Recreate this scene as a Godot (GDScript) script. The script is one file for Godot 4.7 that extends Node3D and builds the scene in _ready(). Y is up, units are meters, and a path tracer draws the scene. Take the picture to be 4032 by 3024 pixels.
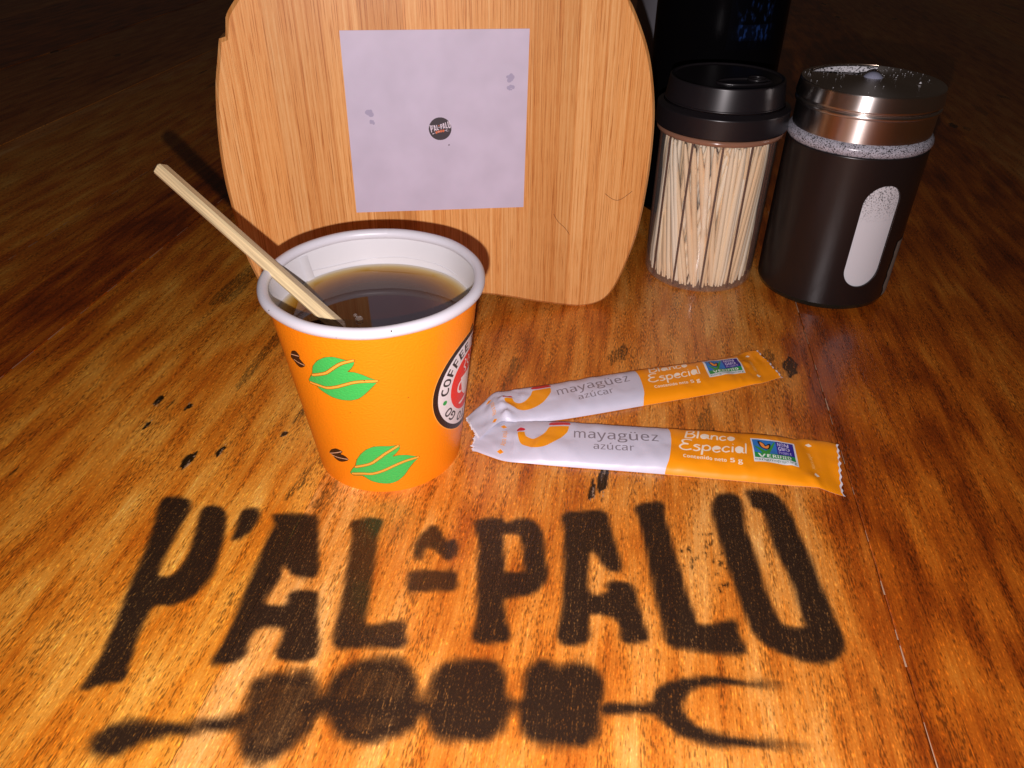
extends Node3D
# A paper cup of coffee, two sugar sticks, a toothpick jar, a shaker and a bamboo board on a stencilled plank table, lit by a phone's flash.

const CAM_H := 0.18433
const PHI := 8.5                     # direction of the planks, degrees right of straight ahead
const TEX := 2048
const TAB := 0.44                    # metres of table covered by its texture
const TV0 := -0.27
const TU0 := 0.05
const CUP := Vector3(-0.0453, 0.0, -0.22302)
const CUP_H := 0.07135
const TOOTH := Vector3(0.09811, 0.0, -0.37222)
const SALT := Vector3(0.15937, 0.0, -0.35923)
const BOARD := Vector3(0.0372, 0.0, -0.3302)

var rng := RandomNumberGenerator.new()
var sans: SystemFont
var sans_bold: SystemFont
var serial := {}

# ---------------------------------------------------------------- naming
func numbered(called: String) -> String:
	var n: int = serial.get(called, 0)
	serial[called] = n + 1
	return called if n == 0 else "%s_%03d" % [called, n]

func tag(o: Node3D, label: String, category: String, group := "") -> Node3D:
	o.set_meta("label", label)
	o.set_meta("category", category)
	if group:
		o.set_meta("group", group)
	return o

func thing(called: String, label: String, category: String, at := Vector3.ZERO, turn := 0.0, group := "") -> Node3D:
	var o := Node3D.new()
	o.name = numbered(called)
	add_child(o, true)
	o.position = at
	o.rotation.y = turn
	return tag(o, label, category, group)

func part(called: String, mesh: Mesh, m: Material, parent: Node3D) -> MeshInstance3D:
	var o := MeshInstance3D.new()
	var k := 0
	var nm := called
	while parent.has_node(NodePath(nm)):
		k += 1
		nm = "%s_%03d" % [called, k]
	o.name = nm
	o.mesh = mesh
	o.material_override = m
	o.cast_shadow = GeometryInstance3D.SHADOW_CASTING_SETTING_ON
	parent.add_child(o, true)
	return o

# ---------------------------------------------------------------- materials
func mat(c: Color, rough := 0.5, metal := 0.0) -> StandardMaterial3D:
	var m := StandardMaterial3D.new()
	m.albedo_color = c
	m.roughness = rough
	m.metallic = metal
	return m

func textured(img: Image, rough := 0.5) -> StandardMaterial3D:
	var m := mat(Color.WHITE, rough)
	m.albedo_texture = ImageTexture.create_from_image(img)
	return m

func rgb8(r: int, g: int, b: int) -> Color:
	return Color(r / 255.0, g / 255.0, b / 255.0)

func noise(sd: int, freq: float, octaves := 3) -> FastNoiseLite:
	var n := FastNoiseLite.new()
	n.seed = sd
	n.noise_type = FastNoiseLite.TYPE_SIMPLEX_SMOOTH
	n.frequency = freq
	n.fractal_octaves = octaves
	return n

func noise_bytes(sd: int, freq: float, w: int, h: int, tw: int, th: int, octaves := 3) -> PackedByteArray:
	var im := noise(sd, freq, octaves).get_image(w, h)
	im.convert(Image.FORMAT_L8)
	if w != tw or h != th:
		im.resize(tw, th, Image.INTERPOLATE_CUBIC)
	return im.get_data()

# ---------------------------------------------------------------- printing into images
func fill_poly(im: Image, pts: PackedVector2Array, c: Color) -> void:
	var w := im.get_width()
	var h := im.get_height()
	var lo := 1e9
	var hi := -1e9
	for q in pts:
		lo = minf(lo, q.y)
		hi = maxf(hi, q.y)
	var n := pts.size()
	for y in range(maxi(0, int(lo)), mini(h - 1, int(hi) + 1) + 1):
		var yc := y + 0.5
		var xs := PackedFloat32Array()
		for i in n:
			var a := pts[i]
			var b := pts[(i + 1) % n]
			if (a.y <= yc) != (b.y <= yc):
				xs.append(a.x + (yc - a.y) / (b.y - a.y) * (b.x - a.x))
		xs.sort()
		for i in range(0, xs.size() - 1, 2):
			var x0 := maxi(0, int(round(xs[i])))
			var x1 := mini(w, int(round(xs[i + 1])))
			if x1 > x0:
				im.fill_rect(Rect2i(x0, y, x1 - x0, 1), c)

func pairs(flat: Array) -> PackedVector2Array:
	var out := PackedVector2Array()
	for i in range(0, flat.size(), 2):
		out.append(Vector2(flat[i], flat[i + 1]))
	return out

func smooth(pts: PackedVector2Array, closed := true, steps := 4) -> PackedVector2Array:
	var out := PackedVector2Array()
	var n := pts.size()
	for i in (n if closed else n - 1):
		var a := pts[(i - 1 + n) % n] if closed or i > 0 else pts[0]
		var b := pts[i]
		var c := pts[(i + 1) % n]
		var d := pts[(i + 2) % n] if closed or i + 2 < n else pts[n - 1]
		for k in steps:
			out.append(b.cubic_interpolate(c, a, d, float(k) / steps))
	if not closed:
		out.append(pts[n - 1])
	return out

func stroke(im: Image, pts: PackedVector2Array, width: float, to_px: Callable, c: Color) -> void:
	for poly in Geometry2D.offset_polyline(pts, width / 2.0, Geometry2D.JOIN_ROUND, Geometry2D.END_ROUND):
		fill_mapped(im, poly, to_px, c)

func fill_mapped(im: Image, pts: PackedVector2Array, to_px: Callable, c: Color) -> void:
	var out := PackedVector2Array()
	for q in pts:
		out.append(to_px.call(q))
	fill_poly(im, out, c)

# Triangles of a line of lettering, one em high, its baseline starting at the origin.
func text_tris(s: String, font: Font) -> PackedVector2Array:
	var t := TextMesh.new()
	t.text = s
	t.font = font
	t.font_size = 64
	t.pixel_size = 1.0 / 64.0
	t.depth = 0.02
	t.curve_step = 3.0
	t.horizontal_alignment = HORIZONTAL_ALIGNMENT_LEFT
	var out := PackedVector2Array()
	var a := t.get_mesh_arrays()
	var v: PackedVector3Array = a[Mesh.ARRAY_VERTEX]
	var ix: PackedInt32Array = a[Mesh.ARRAY_INDEX]
	var lo := Vector2(1e9, 1e9)
	for i in range(0, ix.size(), 3):
		if v[ix[i]].z > 0.005 and v[ix[i + 1]].z > 0.005 and v[ix[i + 2]].z > 0.005:
			for k in 3:
				out.append(Vector2(v[ix[i + k]].x, v[ix[i + k]].y))
				lo.x = minf(lo.x, v[ix[i + k]].x)
	return out

func extent(tris: PackedVector2Array) -> Rect2:
	var r := Rect2(tris[0], Vector2.ZERO)
	for q in tris:
		r = r.expand(q)
	return r

# Lettering fitted into a box (x, y, width, height in the print's own units, y up).
func letter(im: Image, s: String, font: Font, box: Rect2, to_px: Callable, c: Color, turn := 0.0, slant := 0.0) -> void:
	var tris := text_tris(s, font)
	var e := extent(tris)
	for i in range(0, tris.size(), 3):
		var tri := PackedVector2Array()
		for k in 3:
			var q: Vector2 = (tris[i + k] - e.position) / e.size
			q.x += slant * (q.y - 0.5)
			q = (q - Vector2(0.5, 0.5)) * box.size
			tri.append(to_px.call(box.get_center() + q.rotated(turn)))
		fill_poly(im, tri, c)

# ---------------------------------------------------------------- meshes
func quad_grid(st: SurfaceTool, rows: Array, uvs: Array, flip := false) -> void:
	for j in rows.size() - 1:
		for i in rows[j].size() - 1:
			var ids := [[j, i], [j, i + 1], [j + 1, i + 1], [j, i], [j + 1, i + 1], [j + 1, i]]
			if flip:
				ids = [[j, i], [j + 1, i + 1], [j, i + 1], [j, i], [j + 1, i], [j + 1, i + 1]]
			for q in ids:
				if uvs.size():
					st.set_uv(uvs[q[0]][q[1]])
				st.add_vertex(rows[q[0]][q[1]])

func begin() -> SurfaceTool:
	var st := SurfaceTool.new()
	st.begin(Mesh.PRIMITIVE_TRIANGLES)
	return st

func finish(st: SurfaceTool, tangents := false) -> ArrayMesh:
	st.generate_normals()
	if tangents:
		st.generate_tangents()
	return st.commit()

# Turned shape: each run of (radius, height) points, bottom to top on the outside, is smooth in itself.
func lathe(runs: Array, sides := 72, v_len := 0.0, wobble := 0.0) -> ArrayMesh:
	var st := begin()
	var g := 0
	for run in runs:
		st.set_smooth_group(g)
		g += 1
		var rows := []
		var uvs := []
		for j in run.size():
			var row := []
			var uv := []
			for i in sides + 1:
				var a := TAU * i / sides - PI
				var dr: float = wobble * (0.6 * sin(2.0 * a + 0.6) + 0.4 * sin(5.0 * a + 2.0) + 0.25 * sin(11.0 * a)) * run[j].y / 0.07 if wobble > 0.0 else 0.0
				row.append(Vector3((run[j].x + dr) * sin(a), run[j].y, (run[j].x + dr) * cos(a)))
				uv.append(Vector2(float(i) / sides, 1.0 - (run[j].y / v_len if v_len > 0.0 else float(j) / maxf(1.0, run.size() - 1))))
			rows.append(row)
			uvs.append(uv)
		quad_grid(st, rows, uvs, true)
	return finish(st)

func arc(c: Vector2, r: float, a0: float, a1: float, n := 6) -> Array:
	var out := []
	for i in n + 1:
		var a := deg_to_rad(lerpf(a0, a1, float(i) / n))
		out.append(c + r * Vector2(cos(a), sin(a)))
	return out

func tube(pts: PackedVector3Array, r: float, sides := 8, closed := false) -> ArrayMesh:
	var st := begin()
	var rows := []
	var n := pts.size()
	for i in (n + 1 if closed else n):
		var a := pts[(i - 1 + n) % n] if closed or i > 0 else pts[0]
		var b := pts[(i + 1) % n] if closed or i < n - 1 else pts[n - 1]
		var t := (b - a).normalized()
		var side := t.cross(Vector3.UP if absf(t.y) < 0.9 else Vector3.RIGHT).normalized()
		var up := side.cross(t)
		var row := []
		for k in sides + 1:
			var an := TAU * k / sides
			row.append(pts[i % n] + r * (cos(an) * side + sin(an) * up))
		rows.append(row)
	quad_grid(st, rows, [], true)
	return finish(st)

# Box with cut edges, centred on the origin.
func chamfer_box(s: Vector3, c: float) -> ArrayMesh:
	var st := begin()
	st.set_smooth_group(-1)
	var h := s / 2.0
	var pts: Array[Vector3] = []
	for sx in [-1, 1]:
		for sy in [-1, 1]:
			for sz in [-1, 1]:
				pts.append(Vector3(sx * (h.x - c), sy * h.y, sz * (h.z - c)))
				pts.append(Vector3(sx * h.x, sy * (h.y - c), sz * (h.z - c)))
				pts.append(Vector3(sx * (h.x - c), sy * (h.y - c), sz * h.z))
	var normals: Array[Vector3] = []
	for x in [-1, 0, 1]:
		for y in [-1, 0, 1]:
			for z in [-1, 0, 1]:
				if x != 0 or y != 0 or z != 0:
					normals.append(Vector3(x, y, z).normalized())
	for nn in normals:
		var best := -1e9
		for q in pts:
			best = maxf(best, q.dot(nn))
		var face: Array[Vector3] = []
		for q in pts:
			if q.dot(nn) > best - 1e-6:
				face.append(q)
		if face.size() < 3:
			continue
		var mid := Vector3.ZERO
		for q in face:
			mid += q / face.size()
		var u := (face[0] - mid).normalized()
		var v := nn.cross(u)
		face.sort_custom(func(a, b): return atan2((a - mid).dot(v), (a - mid).dot(u)) > atan2((b - mid).dot(v), (b - mid).dot(u)))
		for i in range(1, face.size() - 1):
			for q in [face[0], face[i], face[i + 1]]:
				st.set_uv(Vector2(q.x + q.z * 0.37, q.y))
				st.add_vertex(q)
	return finish(st)

# ================================================================ the scene
func _ready() -> void:
	rng.seed = 7
	# --- camera
	var cam := Camera3D.new()
	cam.name = "camera"
	add_child(cam)
	var a := 0.610815
	var r := -0.0107
	var up := Vector3(0, cos(a), -sin(a))
	var fwd := Vector3(0, -sin(a), -cos(a))
	var basis_ := Basis(cos(r) * Vector3.RIGHT - sin(r) * up, sin(r) * Vector3.RIGHT + cos(r) * up, -fwd)
	cam.transform = Transform3D(basis_, Vector3(0, CAM_H, 0))
	cam.fov = 53.16
	cam.near = 0.01
	cam.far = 20.0
	cam.current = true
	# --- surroundings: a dark room
	var we := WorldEnvironment.new()
	we.name = "surroundings"
	var env := Environment.new()
	env.background_mode = Environment.BG_COLOR
	env.background_color = Color(0.145, 0.115, 0.095)
	env.background_energy_multiplier = 1.0
	env.tonemap_mode = Environment.TONE_MAPPER_LINEAR
	env.tonemap_exposure = 1.0
	env.sdfgi_enabled = true
	env.ssao_enabled = true
	env.ssil_enabled = true
	we.environment = env
	add_child(we)
	# --- the phone's flash, two fingers' width below the lens
	var flash := AreaLight3D.new()
	flash.name = "phone_flash"
	flash.transform = Transform3D(basis_, cam.position + basis_ * Vector3(-0.005, -0.019, -0.001))
	flash.area_size = Vector2(0.003, 0.003)
	flash.area_normalize_energy = true
	flash.light_color = Color(1.0, 0.955, 0.965)
	flash.light_energy = 0.108
	flash.area_range = 4.0
	flash.area_attenuation = 2.0
	flash.shadow_enabled = true
	add_child(flash)

	sans = SystemFont.new()
	sans.font_names = PackedStringArray(["Droid Sans"])
	sans_bold = SystemFont.new()
	sans_bold.font_names = PackedStringArray(["Droid Sans"])
	sans_bold.font_weight = 700

	build_table()
	build_board()
	build_cup()
	build_packets()
	build_toothpick_jar()
	build_shaker()
	build_background()

# ---------------------------------------------------------------- table
func stencil() -> Dictionary:                 # outlines of the sprayed sign, millimetres across and along the planks
	return {
		"p1": [-146.3, 173.2, -140.8, 174.4, -136.4, 172.8, -134.6, 168.4, -134.0, 162.6, -132.9, 153.5, -131.3, 143.9, -130.4, 141.5, -128.2, 140.8, -125.7, 142.8, -125.4, 148.3, -126.2, 153.4, -128.6, 161.6, -130.7, 169.0, -129.6, 172.2, -125.0, 171.9, -121.4, 168.6, -117.2, 157.9, -115.2, 149.9, -114.1, 145.0, -114.5, 139.5, -116.1, 135.0, -120.2, 131.2, -125.5, 129.9, -125.5, 126.8, -124.0, 118.4, -122.9, 115.4, -121.7, 111.1, -120.2, 106.6, -121.7, 105.1, -125.9, 103.6, -130.0, 101.3, -130.5, 107.5, -131.2, 113.2, -133.3, 122.6, -134.7, 128.4, -137.1, 137.4, -139.2, 147.2, -142.2, 158.1, -145.4, 167.2],
		"apos": [-117.4, 171.5, -115.7, 173.1, -111.6, 172.8, -110.2, 168.5, -110.5, 162.7, -112.1, 160.0, -114.1, 157.8, -115.7, 163.1, -116.8, 168.0],
		"a1": [-105.7, 172.1, -91.9, 173.4, -89.9, 169.9, -86.4, 161.1, -82.1, 149.1, -86.5, 147.3, -89.8, 147.9, -91.7, 149.2, -94.3, 151.1, -92.9, 146.8, -93.5, 141.8, -93.8, 137.1, -92.7, 136.0, -87.1, 136.9, -88.1, 141.4, -80.9, 143.1, -78.5, 140.1, -77.1, 135.2, -71.9, 121.0, -82.9, 119.0, -84.0, 125.4, -85.0, 128.3, -91.3, 128.0, -92.3, 125.5, -92.6, 122.6, -91.7, 119.6, -92.4, 116.8, -94.2, 115.6, -100.1, 114.4, -99.7, 121.0, -100.4, 130.4, -101.5, 140.0, -102.9, 153.1, -104.0, 163.1, -104.0, 167.6],
		"l1": [-79.2, 173.1, -69.7, 175.6, -68.6, 167.9, -66.6, 158.6, -64.6, 147.7, -63.1, 140.1, -61.9, 133.9, -56.9, 135.2, -53.6, 136.4, -51.0, 136.6, -49.9, 133.4, -49.2, 127.9, -59.8, 126.2, -68.2, 124.8, -70.5, 132.5, -71.6, 140.3, -73.5, 149.6, -76.2, 162.9, -77.2, 167.1],
		"flame": [-52.3, 175.6, -49.8, 174.1, -45.9, 169.1, -44.8, 170.5, -42.8, 169.6, -41.8, 166.2, -42.6, 162.5, -44.1, 161.1, -46.7, 163.0, -49.4, 164.9, -51.5, 165.8, -52.3, 163.9, -52.4, 159.8, -54.2, 160.6, -55.7, 163.9, -56.0, 167.5, -54.7, 171.4],
		"dash": [-54.5, 154.9, -49.5, 156.3, -41.0, 157.4, -39.8, 155.6, -39.1, 150.3, -45.9, 148.7, -52.8, 147.3, -54.2, 151.6],
		"p2": [-38.6, 180.4, -30.4, 182.1, -27.8, 180.2, -25.9, 182.8, -20.8, 183.3, -17.8, 181.2, -15.4, 176.6, -13.9, 168.4, -12.2, 160.7, -13.0, 156.7, -15.1, 153.2, -18.5, 151.0, -23.3, 149.5, -23.1, 145.6, -21.4, 140.0, -20.2, 134.9, -30.1, 132.9, -30.7, 139.9, -32.4, 149.8, -34.8, 163.2, -35.6, 169.6, -37.5, 174.8],
		"p2hole": [-28.5, 175.7, -23.5, 175.9, -21.7, 171.9, -19.5, 160.6, -25.3, 159.4, -26.9, 167.4],
		"a2": [-3.2, 190.2, 3.7, 191.3, 6.4, 182.7, 8.6, 174.5, 10.6, 166.7, 7.3, 165.3, 4.2, 167.3, 2.2, 171.0, 1.2, 172.7, 0.1, 169.5, 0.9, 156.3, 6.2, 156.6, 6.2, 160.7, 12.9, 161.5, 14.7, 158.6, 16.0, 153.5, 17.7, 146.8, 18.6, 141.2, 11.6, 139.6, 10.7, 144.2, 9.4, 146.9, 6.1, 147.9, 1.7, 147.2, 2.0, 138.1, -6.5, 136.7, -6.5, 148.9, -7.7, 164.8, -9.0, 179.5, -10.3, 187.7],
		"l2": [13.8, 195.0, 17.5, 197.7, 23.1, 198.9, 23.8, 192.6, 25.3, 185.2, 26.9, 176.3, 28.9, 167.4, 30.3, 160.0, 32.1, 153.1, 33.1, 149.3, 37.9, 150.4, 43.6, 152.5, 44.4, 148.3, 45.9, 141.5, 39.2, 140.0, 30.8, 140.0, 24.0, 140.7, 22.5, 148.6, 20.9, 155.9, 18.7, 169.1, 16.8, 180.7, 15.3, 188.6],
		"o": [41.1, 204.3, 44.1, 206.9, 47.9, 207.2, 50.0, 204.4, 50.4, 199.0, 50.2, 191.1, 51.4, 185.1, 52.4, 178.1, 53.6, 169.2, 54.5, 162.9, 55.6, 158.5, 57.0, 153.7, 59.6, 152.7, 63.5, 153.3, 63.6, 156.2, 62.8, 162.2, 62.5, 168.5, 60.6, 176.0, 58.9, 182.7, 57.7, 190.5, 57.1, 197.5, 56.1, 200.6, 53.4, 201.5, 52.5, 206.2, 52.3, 209.7, 57.6, 210.6, 62.1, 209.2, 64.4, 205.4, 66.3, 199.0, 67.7, 190.3, 69.5, 182.1, 70.3, 173.6, 71.3, 167.8, 72.1, 162.7, 73.2, 155.8, 74.1, 150.7, 72.8, 145.9, 69.3, 142.6, 64.7, 141.4, 60.3, 141.6, 55.6, 143.1, 51.0, 145.6, 48.3, 149.4, 46.3, 157.0, 44.9, 164.0, 43.1, 173.1, 41.6, 182.9, 40.3, 190.8, 39.6, 197.9],
		"handle": [-118.8, 90.3, -117.7, 92.4, -114.7, 94.9, -109.7, 96.0, -102.4, 96.4, -96.0, 97.7, -89.2, 100.1, -83.5, 101.8, -82.1, 98.7, -86.7, 96.9, -94.7, 95.1, -101.4, 92.8, -107.0, 89.7, -109.7, 86.9, -113.6, 85.3, -117.1, 86.2, -119.0, 88.3],
		"chunk1": [-85.4, 112.9, -73.0, 116.9, -68.6, 113.6, -65.4, 106.5, -65.0, 101.4, -67.8, 96.0, -71.0, 92.2, -74.7, 89.7, -78.6, 90.0, -82.2, 93.7, -84.6, 100.8, -86.1, 108.6],
		"chunk2": [-64.9, 117.6, -59.2, 122.6, -49.9, 124.7, -45.0, 122.0, -41.4, 116.3, -39.1, 109.2, -40.3, 104.4, -45.6, 101.1, -51.9, 98.6, -58.0, 99.5, -62.3, 103.4, -66.3, 110.1],
		"rod1": [-68.1, 108.2, -36.1, 112.8, -35.3, 109.8, -66.9, 105.2],
		"chunk3": [-38.2, 123.1, -34.8, 126.0, -24.3, 128.0, -20.3, 125.4, -18.1, 119.5, -16.8, 113.3, -17.4, 108.1, -20.2, 105.1, -25.6, 103.8, -32.0, 102.8, -35.7, 104.6, -38.0, 109.9, -39.2, 116.7],
		"rod2": [-18.7, 116.1, -13.0, 116.7, -12.7, 114.6, -18.3, 113.7],
		"chunk4": [-13.9, 127.0, -10.3, 130.3, -7.1, 129.9, -5.9, 127.7, -4.1, 130.4, 1.4, 131.2, 5.0, 129.5, 7.2, 125.9, 7.1, 120.3, 6.8, 116.1, 6.7, 111.4, 4.6, 107.7, -2.6, 106.0, -9.1, 105.9, -12.7, 108.3, -14.1, 112.7, -14.2, 118.5, -14.6, 122.9],
		"fork": [6.6, 119.5, 14.3, 121.0, 19.5, 121.8, 20.7, 125.8, 23.9, 128.6, 28.8, 130.8, 34.8, 132.3, 40.7, 132.7, 45.5, 132.6, 54.8, 133.3, 54.7, 132.5, 47.4, 131.5, 39.5, 130.4, 33.6, 129.0, 30.2, 126.8, 28.1, 123.2, 28.5, 120.1, 31.2, 117.4, 35.8, 116.1, 43.1, 115.8, 52.1, 116.0, 60.6, 115.9, 52.0, 114.7, 42.9, 113.4, 35.1, 112.3, 28.3, 113.4, 24.2, 115.3, 20.5, 118.3, 14.4, 117.8, 6.8, 116.3],
	}

func mirrored(x: float) -> float:             # 0..1, folded back and forth
	var m := fposmod(x, 2.0)
	return 2.0 - m if m > 1.0 else m

func along_uv(u: float) -> float:             # beyond the near stretch only wood without the sign comes back
	if u <= 0.49:
		return mirrored((u - TU0) / TAB)
	return (0.49 - TU0 - 0.25 * mirrored((u - 0.49) / 0.25)) / TAB

func table_px(q: Vector2) -> Vector2:
	return Vector2((q.x / 1000.0 - TV0) / TAB * TEX, (q.y / 1000.0 - TU0) / TAB * TEX)

func blob(im: Image, u: float, v: float, lu: float, lv: float, c: Color, sd: int) -> void:
	var g := RandomNumberGenerator.new()
	g.seed = sd
	var pts := PackedVector2Array()
	for i in 14:
		var an := TAU * i / 14
		var k := g.randf_range(0.55, 1.1)
		pts.append(Vector2(v + lv * k * cos(an) + 0.25 * lv * sin(an), u + lu * k * sin(an)))
	fill_mapped(im, smooth(pts), table_px, c)

func blurred(im: Image, factor: int) -> Image:
	im.resize(TEX / factor, TEX / factor, Image.INTERPOLATE_BILINEAR if factor < 3 else Image.INTERPOLATE_LANCZOS)
	im.resize(TEX, TEX, Image.INTERPOLATE_CUBIC)
	return im

func ramp(stops: Array) -> PackedByteArray:
	var out := PackedByteArray()
	out.resize(768)
	for i in 256:
		var f := i / 255.0 * (stops.size() - 1)
		var k := mini(int(f), stops.size() - 2)
		for ch in 3:
			out[i * 3 + ch] = int(lerpf(stops[k][ch], stops[k + 1][ch], f - k))
	return out

func build_table() -> void:
	var n_blotch := noise_bytes(11, 0.11, 256, 64, TEX, TEX)
	var n_streak := noise_bytes(12, 0.10, 1024, 64, TEX, TEX)
	var n_grain := noise_bytes(13, 0.22, 2048, 96, TEX, TEX)
	var n_pore := noise_bytes(14, 0.34, 2048, 420, TEX, TEX, 2)
	var n_speck := noise_bytes(15, 0.42, 2048, 1024, TEX, TEX, 2)
	# the sprayed sign
	var sharp := Image.create_empty(TEX, TEX, false, Image.FORMAT_L8)
	var soft := Image.create_empty(TEX, TEX, false, Image.FORMAT_L8)
	var s := stencil()
	for k in s:
		if k == "p2hole":
			continue
		var on_soft: bool = k.begins_with("chunk") or k == "handle" or k.begins_with("rod")
		var strength := 0.86 if k == "chunk1" else 0.9 if k == "chunk2" else 1.0
		fill_mapped(soft if on_soft else sharp, smooth(pairs(s[k]), true, 3), table_px, Color(strength, strength, strength))
	fill_mapped(sharp, pairs(s["p2hole"]), table_px, Color.BLACK)
	var ink_a := blurred(sharp, 8).get_data()
	var ink_b := blurred(soft, 12).get_data()
	# knots, dents and scorch marks
	var stain := Image.create_empty(TEX, TEX, false, Image.FORMAT_L8)
	var pits := [[225.2, -177.9, 4.5, 1.5], [223.5, -164.0, 3.0, 1.4], [209.2, -173.7, 4.5, 1.2], [192.4, -148.2, 6.0, 1.9], [199.6, -138.8, 5.0, 1.3], [213.1, -119.4, 2.0, 1.6], [201.0, -1.4, 7.0, 1.3], [208.0, 2.0, 12.0, 2.2]]
	for i in pits.size():
		blob(stain, pits[i][0], pits[i][1], pits[i][2], pits[i][3], Color(0.95, 0.95, 0.95), 40 + i)
	var smudges := [[290.5, 3.9, 9.0, 5.0, 0.55], [292.3, 78.6, 10.0, 4.0, 0.75], [300.0, 70.0, 7.0, 3.0, 0.4], [188.1, -103.4, 12.0, 2.0, 0.5], [182.4, -92.0, 10.0, 3.5, 0.35], [235.0, -118.0, 22.0, 2.0, 0.5], [262.0, -150.0, 40.0, 3.0, 0.35], [330.0, -190.0, 30.0, 7.0, 0.4], [240.0, 40.0, 20.0, 4.0, 0.35], [270.0, -40.0, 16.0, 3.0, 0.4]]
	for i in smudges.size():
		var d: float = smudges[i][4]
		blob(stain, smudges[i][0], smudges[i][1], smudges[i][2], smudges[i][3], Color(d, d, d), 70 + i)
	for i in 26:
		var cluster: Array = [[174.6, 30.8], [175.3, 39.5], [183.0, 37.0], [166.0, 42.0]][i % 4]
		blob(stain, cluster[0] + rng.randf_range(-4, 4), cluster[1] + rng.randf_range(-3, 3), rng.randf_range(0.5, 1.8), rng.randf_range(0.3, 0.8), Color(0.7, 0.7, 0.7), 100 + i)
	for i in 60:
		blob(stain, rng.randf_range(100, 420), rng.randf_range(-250, 160), rng.randf_range(1.0, 4.0), rng.randf_range(0.25, 0.7), Color(0.55, 0.55, 0.55), 200 + i)
	var st_b := blurred(stain, 3).get_data()
	var resin := Image.create_empty(TEX, TEX, false, Image.FORMAT_L8)     # pale resin left in the dents
	for i in pits.size():
		for j in 4:
			blob(resin, pits[i][0] + rng.randf_range(-0.8, 0.9) * pits[i][2], pits[i][1] + rng.randf_range(-0.6, 0.9) * pits[i][3], pits[i][2] * rng.randf_range(0.1, 0.35), pits[i][3] * rng.randf_range(0.15, 0.4), Color.WHITE, 300 + i * 5 + j)
	var re_b := resin.get_data()
	# colours: dark heartwood to pale sapwood for the three planks in front
	var lut := ramp([[100, 36, 4], [158, 70, 8], [202, 116, 26], [224, 156, 60], [238, 192, 106]])
	lut.append_array(ramp([[94, 36, 6], [156, 73, 14], [200, 118, 38], [222, 156, 78], [238, 192, 126]]))
	lut.append_array(ramp([[76, 28, 4], [134, 58, 9], [182, 94, 20], [208, 130, 44], [226, 164, 80]]))
	var base := PackedInt32Array()
	var pal := PackedInt32Array()
	base.resize(TEX)
	pal.resize(TEX)
	for x in TEX:
		var v := TV0 + TAB * x / TEX
		var b := 0.0
		if v < -0.251:
			b = 70.0
			pal[x] = 0
		elif v < -0.0965:
			b = 142.0 - 40.0 * exp(-pow((v + 0.247) / 0.02, 2)) + 22.0 * exp(-pow((v + 0.118) / 0.03, 2))
			pal[x] = 0
		elif v < 0.0893:
			b = 136.0 + 40.0 * exp(-pow((v + 0.088) / 0.013, 2)) + 16.0 * exp(-pow((v - 0.055) / 0.02, 2)) - 66.0 * exp(-pow((v - 0.086) / 0.010, 2)) - 18.0 * exp(-pow((v + 0.03) / 0.02, 2))
			pal[x] = 256
		else:
			b = 118.0 - 30.0 * exp(-pow((v - 0.092) / 0.012, 2)) - 24.0 * exp(-pow((v - 0.13) / 0.012, 2))
			pal[x] = 512
		base[x] = int(b) - 128 * 4 / 9 - 128 / 6 - 128 / 5 - 128 / 7
	var rgb := PackedByteArray()
	rgb.resize(TEX * TEX * 3)
	var height := PackedByteArray()
	height.resize(TEX * TEX)
	var k := 0
	for y in TEX:
		for x in TEX:
			var sp := n_speck[k]
			var gr := n_grain[k]
			var t := base[x] + n_blotch[k] * 4 / 9 + n_streak[k] / 6 + gr / 5 + sp / 7
			var at := (pal[x] + clampi(t, 0, 255)) * 3
			var f := 1.0
			var po := n_pore[k]
			var hh := 150 + (gr - 128) / 4 + (sp - 128) / 5
			var sill := 170 + (n_streak[k] - 122) / 2
			if po > sill:
				f = maxf(0.68, 1.0 - (po - sill) * 0.009)
				hh -= mini((po - sill) * 3, 90)
			elif po < 94:
				f = 1.0 + (94 - po) * 0.006
				hh += mini(94 - po, 50)
			var stn := st_b[k]
			if stn > 4:
				if stn > 190:
					f *= 1.0 - stn * 0.0033
					hh -= 110
				else:
					f *= 1.0 - stn * 0.0042 * clampf((gr + sp + po - 300) / 130.0, 0.06, 0.9)
			var ink := maxi(ink_a[k], ink_b[k])
			if ink > 14 and ink < 232:
				ink = clampi(ink + (sp - 128) * 3 / 5 + (128 - po) / 3, 0, 255)
			var r := lut[at] * f
			var g := lut[at + 1] * f
			var b := lut[at + 2] * f
			if ink > 6:
				var al := ink * 0.0038
				var sk := sp * 3 / 4 + 32 + (128 - po) / 2 + (gr - 128) / 4
				if sk > 150:
					al *= 1.0 - minf(0.6, (sk - 150) * 0.009) * (1.5 - ink * 0.0038)
				al = clampf(al * 1.05 - maxf(0.0, (sp - 130) * 0.0014) - maxf(0.0, (gr - 140) * 0.0018), 0.0, 0.955)
				r += (36.0 - r) * al
				g += (24.0 - g) * al
				b += (17.0 - b) * al
			if re_b[k] > 0:
				var q := clampf((sp + gr - 200) / 110.0, 0.0, 0.8)
				r = lerpf(r, 176.0, q)
				g = lerpf(g, 150.0, q)
				b = lerpf(b, 128.0, q)
				height[k] = 190
			rgb[k * 3] = mini(255, int(r))
			rgb[k * 3 + 1] = mini(255, int(g))
			rgb[k * 3 + 2] = mini(255, int(b))
			height[k] = maxi(height[k], clampi(hh, 0, 255))
			k += 1
	var colour := Image.create_from_data(TEX, TEX, false, Image.FORMAT_RGB8, rgb)
	var relief := ImageTexture.create_from_image(Image.create_from_data(TEX, TEX, false, Image.FORMAT_L8, height))
	var tex := ImageTexture.create_from_image(colour)
	var wood := []
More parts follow.
